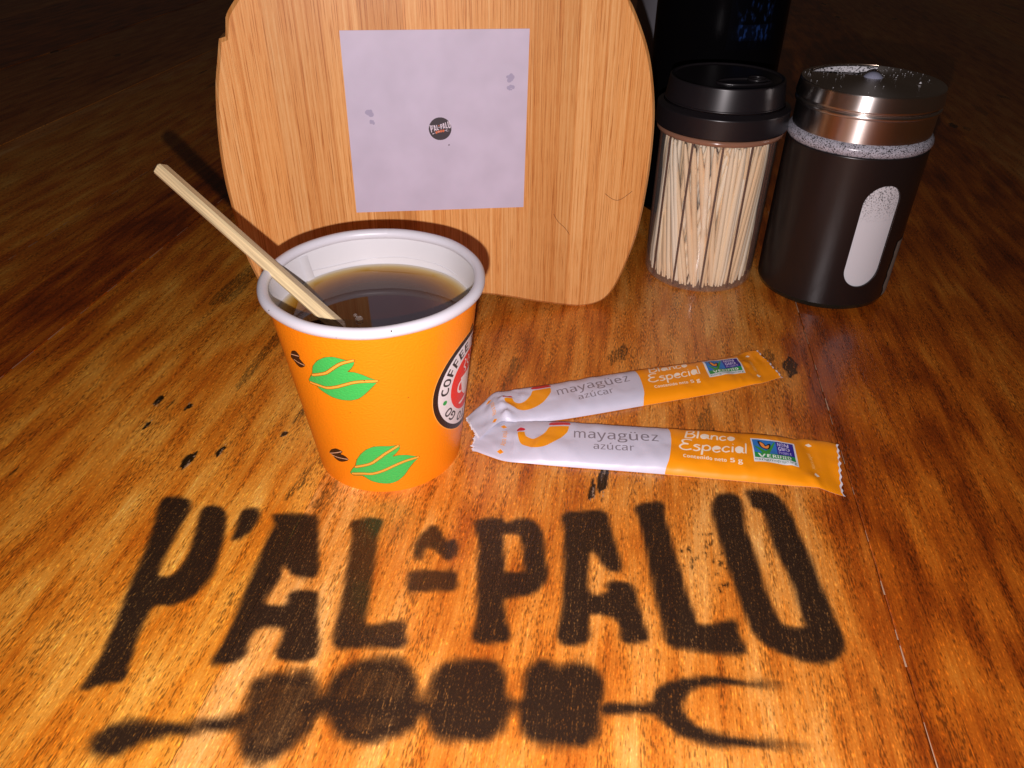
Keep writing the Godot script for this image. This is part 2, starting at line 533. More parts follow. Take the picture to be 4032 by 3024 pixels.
	for tint in [Color.WHITE, Color(1.0, 0.97, 0.95), Color(0.92, 0.88, 0.86)]:
		var m := mat(tint, 0.36)
		m.albedo_texture = tex
		m.heightmap_enabled = true
		m.heightmap_texture = relief
		m.heightmap_scale = 0.022
		m.clearcoat_enabled = true
		m.clearcoat = 0.3
		m.clearcoat_roughness = 0.14
		wood.append(m)
	var table := thing("wooden_table", "plank table top with black stencilled lettering, under everything else", "table", Vector3.ZERO, -deg_to_rad(PHI))
	# in the table's own axes x runs across the planks and -z along them
	var edges := [-1.3, -1.05, -0.82, -0.62, -0.46, -0.324, -0.251, -0.0965, 0.0893, 0.262, 0.44, 0.62, 0.83, 1.05, 1.3]
	for i in edges.size() - 1:
		var gap := 0.00014
		var lo: float = edges[i] + gap * (0.5 if i == 7 else 1.0)
		var hi: float = edges[i + 1] - gap * (0.5 if i == 6 else 1.0)
		var near_one := i >= 6 and i <= 8
		part("plank", plank(lo, hi, 0.0 if near_one else [-0.0002, -0.0005, 0.0001][i % 3]), wood[0 if near_one else 1 + i % 2], table)
	var wax := mat(rgb8(186, 150, 122), 0.55)
	for e in [-0.251, 0.0893, -0.324]:
		var st := begin()
		st.set_smooth_group(-1)
		var u := 0.06
		while u < 0.75:
			var l := rng.randf_range(0.003, 0.014)
			var w := rng.randf_range(0.0001, 0.00028)
			var y := 0.00004
			var dx := rng.randf_range(-0.0001, 0.0001)
			quad_grid(st, [[Vector3(e + dx - w, y, -u), Vector3(e + dx + w, y, -u)], [Vector3(e + dx - w * 0.5, y, -u - l), Vector3(e + dx + w * 0.6, y, -u - l)]], [], true)
			u += l + rng.randf_range(0.001, 0.018)
		var strip := part("seam_filler", finish(st), wax, table)
		strip.set_meta("kind", "stuff")

func plank(lo: float, hi: float, top: float) -> ArrayMesh:
	var st := begin()
	st.set_smooth_group(-1)
	var c := 0.0002
	var xs := [[lo, top - 0.03], [lo, top - c], [lo + c, top]]
	for f in [TV0 - 2.0 * TAB, TV0 - TAB, TV0, TV0 + TAB, TV0 + 2.0 * TAB, TV0 + 3.0 * TAB]:
		if f > lo + c and f < hi - c:
			xs.append([f, top])
	xs.append_array([[hi - c, top], [hi, top - c], [hi, top - 0.03]])
	var us := [-0.12, TU0, 0.49, 0.74, 0.99, 1.24, 1.49, 1.74, 2.1]
	var rows := []
	var uvs := []
	for u in us:
		var row := []
		var uv := []
		for q in xs:
			row.append(Vector3(q[0], q[1], -u))
			uv.append(Vector2(mirrored((q[0] - TV0) / TAB), along_uv(u)))
		rows.append(row)
		uvs.append(uv)
	quad_grid(st, rows, uvs, true)
	return finish(st)

# ---------------------------------------------------------------- bamboo board
func build_board() -> void:
	var w := 1024
	var n1 := noise_bytes(21, 0.10, 1024, 10, w, w, 2)
	var n2 := noise_bytes(22, 0.035, 1024, 6, w, w, 2)
	var n3 := noise_bytes(23, 0.30, 1024, 24, w, w, 2)
	var n4 := noise_bytes(24, 0.20, 1024, 300, w, w, 2)
	var lut := ramp([[168, 98, 42], [206, 134, 68], [226, 160, 92], [236, 178, 112], [244, 198, 138]])
	var rgb := PackedByteArray()
	rgb.resize(w * w * 3)
	for k in w * w:
		var t := 150 + (n1[k] - 128) / 2 + (n2[k] - 128) / 3 + (n4[k] - 128) / 8
		var fine := n3[k]
		if fine < 92:
			t -= (92 - fine) * 3
		t = clampi(t, 0, 255) * 3
		rgb[k * 3] = lut[t]
		rgb[k * 3 + 1] = lut[t + 1]
		rgb[k * 3 + 2] = lut[t + 2]
	var tex := ImageTexture.create_from_image(Image.create_from_data(w, w, false, Image.FORMAT_RGB8, rgb))
	var tones := []
	for tint in [Color(1, 1, 1), Color(0.96, 0.94, 0.92), Color(1.0, 0.98, 0.95), Color(0.93, 0.90, 0.86)]:
		var m := mat(tint, 0.42)
		m.albedo_texture = tex
		m.metallic_specular = 0.4
		tones.append(m)
	var board := thing("bamboo_board", "apple-shaped bamboo chopping board standing upright behind the orange cup", "cutting board", BOARD, deg_to_rad(9.0))
	var ctrl := [-67.5, 11.0, -52.0, 10.1, -38.7, 7.4, -26.3, 4.1, -10.3, 0.8, -2.0, 0.0, 6.5, 2.2, 12.4, 8.9, 17.5, 22.9, 21.4, 39.1, 23.4, 61.1, 23.6, 81.6, 22.4, 96.1, 19.0, 111.8, 14.2, 124.0, 6.0, 138.0, -8.0, 153.0, -30.0, 167.0, -67.5, 174.0,
		-105.0, 167.0, -127.0, 153.0, -141.4, 137.8, -145.9, 131.7, -147.2, 125.3, -149.7, 124.6, -151.6, 117.8, -154.8, 105.6, -157.5, 86.4, -158.2, 72.5, -157.9, 61.0, -156.4, 39.1, -152.5, 22.9, -147.4, 8.9, -141.5, 2.2, -133.0, 0.0, -124.7, 0.8, -108.7, 4.1, -96.3, 7.4, -83.0, 10.1]
	var raw := pairs(ctrl)
	var outline := PackedVector2Array()
	for i in raw.size():
		var q := raw[i]
		if q.y > 120.0 and q.y < 134.0 and q.x < -100.0:      # the chipped corner keeps its edges
			outline.append(q)
			continue
		for k in 4:
			outline.append(q.cubic_interpolate(raw[(i + 1) % raw.size()], raw[(i - 1 + raw.size()) % raw.size()], raw[(i + 2) % raw.size()], k / 4.0))
	for i in outline.size():
		outline[i] /= 1000.0
	var cuts := [-0.170, -0.149, -0.133, -0.111, -0.098, -0.081, -0.061, -0.043, -0.031, -0.012, 0.006, 0.03]
	for i in cuts.size() - 1:
		var x0: float = cuts[i]
		var x1: float = cuts[i + 1]
		var box := PackedVector2Array([Vector2(x0, -0.01), Vector2(x1, -0.01), Vector2(x1, 0.2), Vector2(x0, 0.2)])
		for piece in Geometry2D.intersect_polygons(outline, box):
			part("bamboo_strip", strip_mesh(piece, x0, x1, Vector2(rng.randf_range(1.0, 1.75) - x0 / 0.10, rng.randf_range(0.93, 0.99))), tones[[0, 2, 1, 0, 3, 2, 0, 1, 3, 0, 2][i]], board)
	# the label: its code is left off, the round emblem and the smudges stay
	var im := Image.create_empty(768, 768, false, Image.FORMAT_RGB8)
	im.fill(rgb8(206, 197, 216))
	var grime := noise_bytes(31, 0.02, 192, 192, 768, 768)
	for y in range(0, 768, 2):
		for x in range(0, 768, 2):
			var g := 1.0 - 0.05 * grime[y * 768 + x] / 255.0
			im.fill_rect(Rect2i(x, y, 2, 2), Color(0.81 * g, 0.772 * g, 0.85 * g))
	var to := func(q: Vector2) -> Vector2: return Vector2((q.x / 73.0) * 768.0, (1.0 - q.y / 73.0) * 768.0)
	for sm in [[65, 55, 3.0, 1.6], [66.5, 51, 2.0, 1.0], [8.5, 42, 1.8, 1.4], [9.5, 38.5, 1.3, 0.8], [40.5, 28.5, 0.25, 0.25]]:
		for j in 9:
			var c := Vector2(sm[0] + rng.randf_range(-1, 1) * sm[2] * 0.7, sm[1] + rng.randf_range(-1, 1) * sm[3] * 0.7)
			var pts := PackedVector2Array()
			for q in arc(c, sm[3] * rng.randf_range(0.3, 0.8), 0, 330, 9):
				pts.append(q)
			fill_mapped(im, pts, to, Color(0.66, 0.63, 0.73) if sm[2] > 0.3 else Color(0.2, 0.18, 0.22))
	var ring := PackedVector2Array()
	for q in arc(Vector2(37.0, 35.3), 4.65, 0, 355, 71):
		ring.append(q)
	fill_mapped(im, ring, to, rgb8(56, 48, 54))
	var s := stencil()
	var emblem := func(q: Vector2) -> Vector2: return Vector2(((37.0 + (q.x + 37.0) * 0.0395) / 73.0) * 768.0, (1.0 - (35.2 + (q.y - 135.0) * 0.043) / 73.0) * 768.0)
	for key in s:
		if key != "p2hole":
			fill_mapped(im, pairs(s[key]), emblem, rgb8(214, 108, 62) if key.begins_with("chunk") or key == "flame" else rgb8(226, 214, 226))
	fill_mapped(im, pairs(s["p2hole"]), emblem, rgb8(56, 48, 54))
	var paper := textured(im, 0.5)
	var stl := begin()
	stl.set_smooth_group(-1)
	var q4 := [Vector2(-0.1052, 0.1269), Vector2(-0.0322, 0.1262), Vector2(-0.0334, 0.0531), Vector2(-0.1064, 0.0544)]
	var z := 0.00022
	var tri := [0, 1, 2, 0, 2, 3]
	for t in tri:
		stl.set_uv([Vector2(0, 0), Vector2(1, 0), Vector2(1, 1), Vector2(0, 1)][t])
		stl.add_vertex(Vector3(q4[t].x, q4[t].y, z))
	for t in 4:
		var p0: Vector2 = q4[t]
		var p1: Vector2 = q4[(t + 1) % 4]
		for v in [Vector3(p0.x, p0.y, z), Vector3(p0.x, p0.y, -0.0003), Vector3(p1.x, p1.y, z), Vector3(p1.x, p1.y, z), Vector3(p0.x, p0.y, -0.0003), Vector3(p1.x, p1.y, -0.0003)]:
			stl.set_uv(Vector2(0.01, 0.5))
			stl.add_vertex(v)
	var sticker := part("sticker", finish(stl), paper, board)
	sticker.set_meta("label", "square pale lilac paper sticker with a small round black emblem")
	# two dark hairs on its face
	var frame := board.transform
	var hair := mat(rgb8(112, 56, 24), 0.6)
	for h in [[[3.5, 57.5], [7.5, 54.6], [11.0, 54.4], [16.0, 58.0]], [[-19.5, 49.0], [-17.5, 45.5], [-14.0, 42.0], [-11.8, 38.8]]]:
		var pts := PackedVector3Array()
		var flat := PackedVector2Array()
		for q in h:
			flat.append(Vector2(q[0], q[1]))
		for q in smooth(flat, false, 6):
			pts.append(frame * Vector3(q.x / 1000.0, q.y / 1000.0, 0.0003))
		var o := MeshInstance3D.new()
		o.name = numbered("hair_strand")
		var origin := pts[0]
		for i in pts.size():
			pts[i] -= origin
		o.mesh = tube(pts, 0.00009, 5)
		o.position = origin
		o.material_override = hair
		add_child(o, true)
		tag(o, "thin dark hair near the right edge of the bamboo board" if h[0][0] > 0 else "thin dark hair low on the bamboo board, right of the cup", "hair", "hairs stuck to the bamboo board")

func strip_mesh(piece: PackedVector2Array, x0: float, x1: float, shift: Vector2) -> ArrayMesh:
	var st := begin()
	st.set_smooth_group(-1)
	if Geometry2D.is_polygon_clockwise(piece):
		piece.reverse()                                    # counter-clockwise, y up
	var n := piece.size()
	var c := 0.0014
	var inner := PackedVector2Array()
	for i in n:
		var p := piece[i]
		var da := (p - piece[(i - 1 + n) % n]).normalized()
		var db := (piece[(i + 1) % n] - p).normalized()
		var on0 := absf(p.x - x0) < 1e-5 and x0 > -0.165
		var on1 := absf(p.x - x1) < 1e-5 and x1 < 0.028
		var inward := (Vector2(-da.y, da.x) + Vector2(-db.y, db.x)).normalized() * c
		if on0 or on1:
			inward = Vector2(0, c if p.y < 0.06 else -c)
		inner.append(p + inward)
	var deep := -0.012
	var put := func(p: Vector2, zz: float) -> void:
		st.set_uv(Vector2(p.x / 0.10, -p.y / 0.20) + shift)
		st.add_vertex(Vector3(p.x, p.y, zz))
	var tri := Geometry2D.triangulate_polygon(inner)
	for i in range(0, tri.size(), 3):
		var q := [inner[tri[i]], inner[tri[i + 1]], inner[tri[i + 2]]]
		if (q[1] - q[0]).cross(q[2] - q[0]) > 0.0:
			q.reverse()
		for p in q:
			put.call(p, 0.0)
		q.reverse()
		for p in q:
			put.call(p, deep)
	for i in n:
		var j := (i + 1) % n
		var a := piece[i]
		var b := piece[j]
		if (absf(a.x - x0) < 1e-5 and absf(b.x - x0) < 1e-5) or (absf(a.x - x1) < 1e-5 and absf(b.x - x1) < 1e-5):
			continue
		for ring in [[inner[i], 0.0, inner[j], 0.0, a, -c, b, -c], [a, -c, b, -c, a, deep, b, deep]]:
			put.call(ring[0], ring[1])
			put.call(ring[2], ring[3])
			put.call(ring[4], ring[5])
			put.call(ring[2], ring[3])
			put.call(ring[6], ring[7])
			put.call(ring[4], ring[5])
	return finish(st)

# ---------------------------------------------------------------- cup, coffee, stirrer
func cup_radius(y: float) -> float:
	return lerpf(0.02602, 0.0343, y / 0.06835)

func cup_px(q: Vector2) -> Vector2:            # (degrees round the cup, millimetres up)
	return Vector2((q.x / 360.0 + 0.5) * 2048.0, (1.0 - q.y / 72.0) * 1024.0)

func arc_px(q: Vector2) -> Vector2:            # (millimetres round the cup, millimetres up)
	return cup_px(Vector2(rad_to_deg(q.x / (cup_radius(q.y / 1000.0) * 1000.0)), q.y))

func disc(im: Image, c: Vector2, r: float, col: Color) -> void:
	var pts := PackedVector2Array()
	for q in arc(c, r, 0, 357, 119):
		pts.append(q)
	fill_mapped(im, pts, arc_px, col)

func deg_to_arc(flat: Array) -> PackedVector2Array:
	var out := PackedVector2Array()
	for q in pairs(flat):
		out.append(Vector2(deg_to_rad(q.x) * cup_radius(q.y / 1000.0) * 1000.0, q.y))
	return out

func build_cup() -> void:
	var im := Image.create_empty(2048, 1024, false, Image.FORMAT_RGB8)
	var orange := rgb8(247, 138, 12)
	im.fill(orange)
	var green := rgb8(64, 190, 88)
	var olive := rgb8(150, 96, 6)
	var line := rgb8(255, 176, 66)
	var bean := rgb8(50, 22, 12)
	var leaves := [
		[[-30.8, 50.3, -28.6, 53.8, -24.1, 56.9, -19.0, 59.0, -14.1, 59.9, -10.4, 59.7, -6.3, 59.2, -2.6, 59.5, -3.3, 57.7, -5.3, 56.0, -7.2, 54.7, -3.8, 54.7, 0.3, 53.9, 4.3, 52.5, 8.0, 51.2, 4.9, 49.0, 0.5, 46.2, -3.9, 44.0, -8.8, 43.0, -14.5, 42.7, -20.2, 43.1, -25.2, 44.2, -28.1, 45.0, -30.1, 46.0, -34.2, 45.8, -35.6, 46.7, -32.9, 48.9],
			[-31.0, 50.0, -25.0, 51.5, -19.9, 53.0, -14.9, 55.5, -9.7, 57.8, -2.9, 59.4], [-35.0, 46.1, -28.2, 46.4, -22.6, 46.5, -16.3, 47.7, -10.3, 49.3, -4.8, 50.6, 1.0, 51.2, 8.0, 51.2]],
		[[-15.3, 12.4, -13.3, 15.4, -9.4, 18.6, -4.8, 21.1, 0.2, 22.6, 5.4, 22.8, 10.6, 22.5, 16.6, 22.4, 16.8, 20.8, 14.7, 19.1, 11.7, 17.5, 16.0, 17.6, 21.5, 16.9, 29.8, 14.4, 26.2, 12.6, 22.7, 10.4, 19.0, 7.5, 13.7, 5.2, 7.6, 4.3, 0.1, 4.7, -5.7, 5.7, -9.6, 7.2, -12.0, 7.9, -19.6, 7.1, -21.1, 8.0, -18.2, 10.5],
			[-15.9, 11.7, -9.5, 13.0, -3.3, 14.5, 2.0, 16.8, 7.8, 19.4, 16.2, 22.2], [-19.8, 7.7, -11.7, 8.8, -3.8, 9.3, 3.9, 10.8, 13.1, 13.1, 21.3, 14.3, 29.8, 14.4]]]
	var beans := [
		[[-47.5, 53.8, -45.1, 55.8, -40.8, 57.1, -38.7, 56.6, -37.8, 55.8, -38.7, 54.7, -37.2, 53.9, -35.1, 52.7, -40.4, 50.6, -44.0, 50.9, -46.1, 51.9, -48.7, 52.5], [-47.4, 54.0, -42.5, 54.9, -38.5, 55.5], [-45.6, 52.5, -41.2, 52.4, -35.6, 52.7]],
		[[-37.5, 14.1, -34.2, 16.5, -28.9, 18.3, -25.1, 18.3, -23.4, 17.8, -25.5, 16.4, -22.3, 16.1, -20.0, 14.6, -24.8, 12.8, -29.1, 12.1, -32.6, 12.7, -34.7, 13.9], [-36.8, 14.1, -30.2, 15.9, -24.4, 17.7], [-35.4, 13.7, -29.2, 13.9, -20.6, 14.7]]]
	for turn in [0.0, 118.0, -122.0]:              # the print repeats round the cup
		for set_ in [leaves, beans]:
			for l in set_:
				var shapes := []
				for f in l:
					var g := []
					for i in f.size():
						g.append(f[i] + (turn if i % 2 == 0 else 0.0))
					shapes.append(deg_to_arc(g))
				var body := smooth(shapes[0], true, 3)
				if set_ == leaves:
					stroke(im, shapes[0], 0.55, arc_px, olive)
					var closing := PackedVector2Array([shapes[0][shapes[0].size() - 1], shapes[0][0]])
					stroke(im, closing, 0.55, arc_px, olive)
				fill_mapped(im, body, arc_px, green if set_ == leaves else bean)
				for k in [1, 2]:
					var vein := smooth(shapes[k], false, 4)
					if set_ == leaves:
						stroke(im, vein, 1.25, arc_px, olive)
					stroke(im, vein, 0.75 if set_ == leaves else 0.3, arc_px, line if set_ == leaves else rgb8(240, 190, 150))
	# the round badge
	var bc := Vector2(41.66, 35.17)
	disc(im, bc, 20.6, rgb8(250, 170, 70))
	disc(im, bc, 20.25, rgb8(40, 26, 24))
	disc(im, bc, 18.2, rgb8(226, 220, 222))
	disc(im, bc, 12.15, rgb8(232, 44, 24))
	var words := "COFFEE TO GO * COFFEE TO GO * "
	var ang := 180.0 - 12.0
	for ch in words:
		if ch == " ":
			ang -= 7.6
			continue
		var mid := bc + 15.2 * Vector2(cos(deg_to_rad(ang)), sin(deg_to_rad(ang)))
		if ch == "*":
			disc(im, mid, 0.95, rgb8(40, 160, 70))
		else:
			var w := 2.5 if ch in "FE" else 3.1
			letter(im, ch, sans_bold, Rect2(mid - Vector2(w, 3.7) / 2.0, Vector2(w, 3.7)), arc_px, rgb8(38, 30, 30), deg_to_rad(ang - 90.0))
		ang -= 13.95 if ch != "*" else 9.8
	var white := rgb8(240, 228, 226)
	fill_mapped(im, pairs([41.66 - 6, 39.0, 41.66 + 6, 39.0, 41.66 + 5, 32.0, 41.66 + 2.5, 29.0, 41.66 - 2.5, 29.0, 41.66 - 5, 32.0]), arc_px, white)
	fill_mapped(im, pairs([34.0, 28.2, 49.5, 28.2, 48.0, 27.0, 35.5, 27.0]), arc_px, white)
	var loop := PackedVector2Array()
	for q in arc(Vector2(36.0, 35.2), 2.3, 90, 270, 12):
		loop.append(q)
	stroke(im, loop, 0.9, arc_px, white)
	for sx in [-3.0, 0.0, 3.0]:
		var wave := PackedVector2Array()
		for i in 13:
			wave.append(Vector2(41.66 + sx + 0.8 * sin(i * 0.8), 40.2 + i * 0.45))
		stroke(im, wave, 0.6, arc_px, white)
	for i in 5:                                       # specks of grime on the print
		disc(im, Vector2(-12.0 + i * 6.3, 60.5 - (i * 23) % 37), 0.16, rgb8(90, 50, 20))
	var print_ := textured(im, 0.42)
	print_.metallic_specular = 0.45
	var fibre := Image.create_from_data(1024, 512, false, Image.FORMAT_L8, noise_bytes(45, 0.16, 1024, 512, 1024, 512, 4))
	print_.heightmap_enabled = true
	print_.heightmap_texture = ImageTexture.create_from_image(fibre)
	print_.heightmap_scale = 0.012
	var white_paper := mat(rgb8(206, 205, 208), 0.24)
	var cup := thing("paper_cup", "orange paper cup printed with green leaves, in front of the bamboo board", "cup", CUP)
	var rows := []
	for i in 15:
		var y := 0.0682 * i / 14.0
		rows.append(Vector2(cup_radius(y), y))
	var wall := part("printed_wall", lathe([rows], 128, 0.072, 0.0003), print_, cup)
	wall.set_meta("label", "orange printed wall with green leaves and a round badge")
	var inside := []
	for i in 12:
		var y := 0.0685 - 0.0625 * i / 11.0
		inside.append(Vector2(cup_radius(y) - 0.00055, y))
	part("inner_wall", lathe([inside], 128, 0.0, 0.0003), white_paper, cup)
	var rim := []
	for q in arc(Vector2(0.0347, CUP_H - 0.0018), 0.0018, -170, 190, 20):
		rim.append(q)
	var rim_m := mat(rgb8(206, 204, 211), 0.36)
	part("rolled_rim", lathe([rim], 128, 0.0, 0.0003), rim_m, cup)
	part("base", lathe([[Vector2(0.0255, 0.006), Vector2(0.0001, 0.006)], [Vector2(0.0001, 0.0052), Vector2(0.0256, 0.0052), Vector2(0.0257, 0.0)]], 96), white_paper, cup)
	# overlap of the paper on the inside
	var over := begin()
	var sr := []
	for i in 10:
		var y := 0.0675 - 0.0105 * i / 9.0
		var rr := cup_radius(y) - 0.00062
		var row := []
		for d in [-128.0, -127.0, -122.0]:
			var an := deg_to_rad(d - 0.25 * i)
			var k := 0.0 if d == -128.0 else 0.0003
			row.append(Vector3((rr - k) * sin(an), y, (rr - k) * cos(an)))
		sr.append(row)
	quad_grid(over, sr, [], false)
	part("seam", finish(over), white_paper, cup)
	var ridge := PackedVector3Array()
	for i in 49:
		var an := deg_to_rad(128.0 + 104.0 * i / 48.0)
		var y := 0.0603 + 0.0010 * sin(i * 0.09) + (0.0000012 * pow(maxf(0.0, i - 30.0), 2.6))
		ridge.append(Vector3((cup_radius(y) - 0.0006) * sin(an), y, (cup_radius(y) - 0.0006) * cos(an)))
	part("wax_ridge", tube(ridge, 0.00016, 6), white_paper, cup)
	var speck_m := mat(rgb8(58, 40, 34), 0.7)
	for q in [[17.0, 30.0, 0.00028], [-8.0, -20.0, 0.00016], [66.0, 10.0, 0.0002], [-49.0, 35.0, 0.00016]]:
		var sp := part("coffee_speck", lathe([arc(Vector2.ZERO, q[2], -90, 90, 6)], 8), speck_m, cup)
		var an := deg_to_rad(q[0])
		var el := deg_to_rad(q[1])
		sp.position = Vector3((0.0347 + 0.0018 * cos(el)) * sin(an), CUP_H - 0.0018 + 0.0018 * sin(el), (0.0347 + 0.0018 * cos(el)) * cos(an))
	# coffee, tan where it thins out against the paper
	var level := 0.058
	var rc := cup_radius(level) - 0.0006
	var st := begin()
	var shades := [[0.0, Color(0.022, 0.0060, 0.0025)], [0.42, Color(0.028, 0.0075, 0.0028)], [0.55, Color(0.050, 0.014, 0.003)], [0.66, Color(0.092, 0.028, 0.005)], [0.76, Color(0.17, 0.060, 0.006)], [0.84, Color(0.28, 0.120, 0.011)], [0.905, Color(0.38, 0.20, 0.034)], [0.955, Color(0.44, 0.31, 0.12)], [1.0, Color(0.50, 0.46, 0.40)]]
	var sides := 128
	for j in shades.size() - 1:
		for i in sides:
			var a0 := TAU * i / sides
			var a1 := TAU * (i + 1) / sides
			var ids := [[j, a0], [j + 1, a1], [j + 1, a0], [j, a0], [j, a1], [j + 1, a1]]
			for q in ids:
				var f: float = shades[q[0]][0]
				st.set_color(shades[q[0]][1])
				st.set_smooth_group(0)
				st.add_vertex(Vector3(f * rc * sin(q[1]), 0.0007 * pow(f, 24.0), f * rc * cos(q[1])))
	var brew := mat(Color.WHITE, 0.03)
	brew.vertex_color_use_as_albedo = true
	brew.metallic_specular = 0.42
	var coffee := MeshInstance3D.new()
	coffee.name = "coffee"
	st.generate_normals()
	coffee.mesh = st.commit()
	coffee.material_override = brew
	coffee.position = CUP + Vector3(0, level, 0)
	add_child(coffee)
	tag(coffee, "dark black coffee filling the orange paper cup", "coffee")
	var film := mat(Color(1, 0.96, 0.9, 0.06), 0.03)
	film.transparency = BaseMaterial3D.TRANSPARENCY_ALPHA
	for q in [[-0.0045, 0.0075, 0.0013], [-0.0170, 0.0140, 0.0010], [-0.0062, 0.0048, 0.0007], [-0.0030, -0.0309, 0.0006], [0.0290, 0.0040, 0.0006], [-0.0285, 0.0090, 0.0008]]:
		var bub := part("bubble", lathe([arc(Vector2.ZERO, q[2], 0, 90, 7)], 20), film, coffee)
		bub.position = Vector3(q[0], 0.00015, q[1])
	# stirrer
	var dir := Vector3(-0.7578, 0.4670, -0.4558).normalized()
	var enter := CUP + Vector3(-0.0120, 0.058, 0.0095)
	var grain := Image.create_empty(64, 512, false, Image.FORMAT_RGB8)
	var gb := noise_bytes(41, 0.25, 64, 16, 64, 512)
	for y in 512:
		for x in 64:
			var g := 0.74 + 0.28 * (gb[y * 64 + x] / 255.0)
			grain.set_pixel(x, y, Color(0.96 * g, 0.86 * g, 0.66 * g))
	var pale := textured(grain, 0.5)
	pale.uv1_scale = Vector3(160, 8, 1)
	pale.uv1_offset = Vector3(0.3, 0.5, 0)
	var stick := MeshInstance3D.new()
	stick.name = "wooden_stirrer"
	stick.mesh = chamfer_box(Vector3(0.0050, 0.100, 0.0038), 0.0007)
	stick.material_override = pale
	var side := dir.cross(Vector3.UP).normalized()
	stick.transform = Transform3D(Basis(side, dir, side.cross(dir)), enter + dir * 0.0305)
	stick.rotate_object_local(Vector3.UP, deg_to_rad(28))
	add_child(stick)
	tag(stick, "pale wooden stirring stick standing in the coffee and leaning over the cup's rim", "stirrer")

# ---------------------------------------------------------------- sugar sticks
func pack_px(q: Vector2) -> Vector2:            # (millimetres along from the torn end, millimetres across, far side up)
	return Vector2((q.x + 2.0) / 140.0 * 2048.0, (13.0 - q.y) / 36.0 * 512.0)

# Hand lettering: each letter a few strokes in a box one unit high (x-height 0.55).
func script_word(im: Image, word: String, from: Vector2, size: float, width: float, c: Color) -> void:
	var glyphs := {
		"B": [[0.05, 0.0, 0.15, 1.0], [0.12, 0.95, 0.45, 1.0, 0.55, 0.8, 0.4, 0.58, 0.15, 0.52, 0.45, 0.5, 0.6, 0.28, 0.42, 0.03, 0.02, 0.02], 0.72],
		"E": [[0.62, 0.95, 0.35, 1.0, 0.14, 0.86, 0.2, 0.62, 0.45, 0.55, 0.18, 0.5, 0.02, 0.28, 0.12, 0.05, 0.36, 0.0, 0.62, 0.12], 0.7],
		"l": [[0.12, 1.0, 0.05, 0.0], 0.24],
		"a": [[0.46, 0.5, 0.25, 0.56, 0.06, 0.36, 0.08, 0.08, 0.24, 0.02, 0.42, 0.2, 0.48, 0.52], [0.48, 0.52, 0.45, 0.1, 0.55, 0.02], 0.62],
		"n": [[0.08, 0.54, 0.05, 0.0], [0.06, 0.3, 0.22, 0.54, 0.4, 0.5, 0.42, 0.3, 0.42, 0.02], 0.56],
		"c": [[0.42, 0.46, 0.26, 0.56, 0.08, 0.4, 0.05, 0.16, 0.2, 0.01, 0.42, 0.1], 0.52],
		"o": [[0.25, 0.55, 0.08, 0.4, 0.08, 0.14, 0.24, 0.01, 0.44, 0.16, 0.44, 0.42, 0.25, 0.55], 0.56],
		"s": [[0.36, 0.5, 0.2, 0.55, 0.08, 0.42, 0.3, 0.28, 0.34, 0.1, 0.18, 0.0, 0.04, 0.06], 0.46],
		"p": [[0.08, 0.54, 0.02, -0.38], [0.08, 0.42, 0.26, 0.56, 0.44, 0.42, 0.4, 0.14, 0.22, 0.02, 0.07, 0.12], 0.56],
		"e": [[0.08, 0.28, 0.4, 0.34, 0.36, 0.52, 0.2, 0.55, 0.06, 0.36, 0.08, 0.1, 0.24, 0.0, 0.42, 0.1], 0.52],
		"i": [[0.1, 0.54, 0.07, 0.0], [0.12, 0.78, 0.13, 0.8], 0.24]}
	var x := 0.0
	for ch in word:
		var g: Array = glyphs[ch]
		for k in g.size() - 1:
			var pts := PackedVector2Array()
			for q in smooth(pairs(g[k]), false, 4):
				pts.append(from + size * Vector2(x + q.x + q.y * 0.12, q.y))
			stroke(im, pts, width, pack_px, c)
		x += g[g.size() - 1] * 0.98

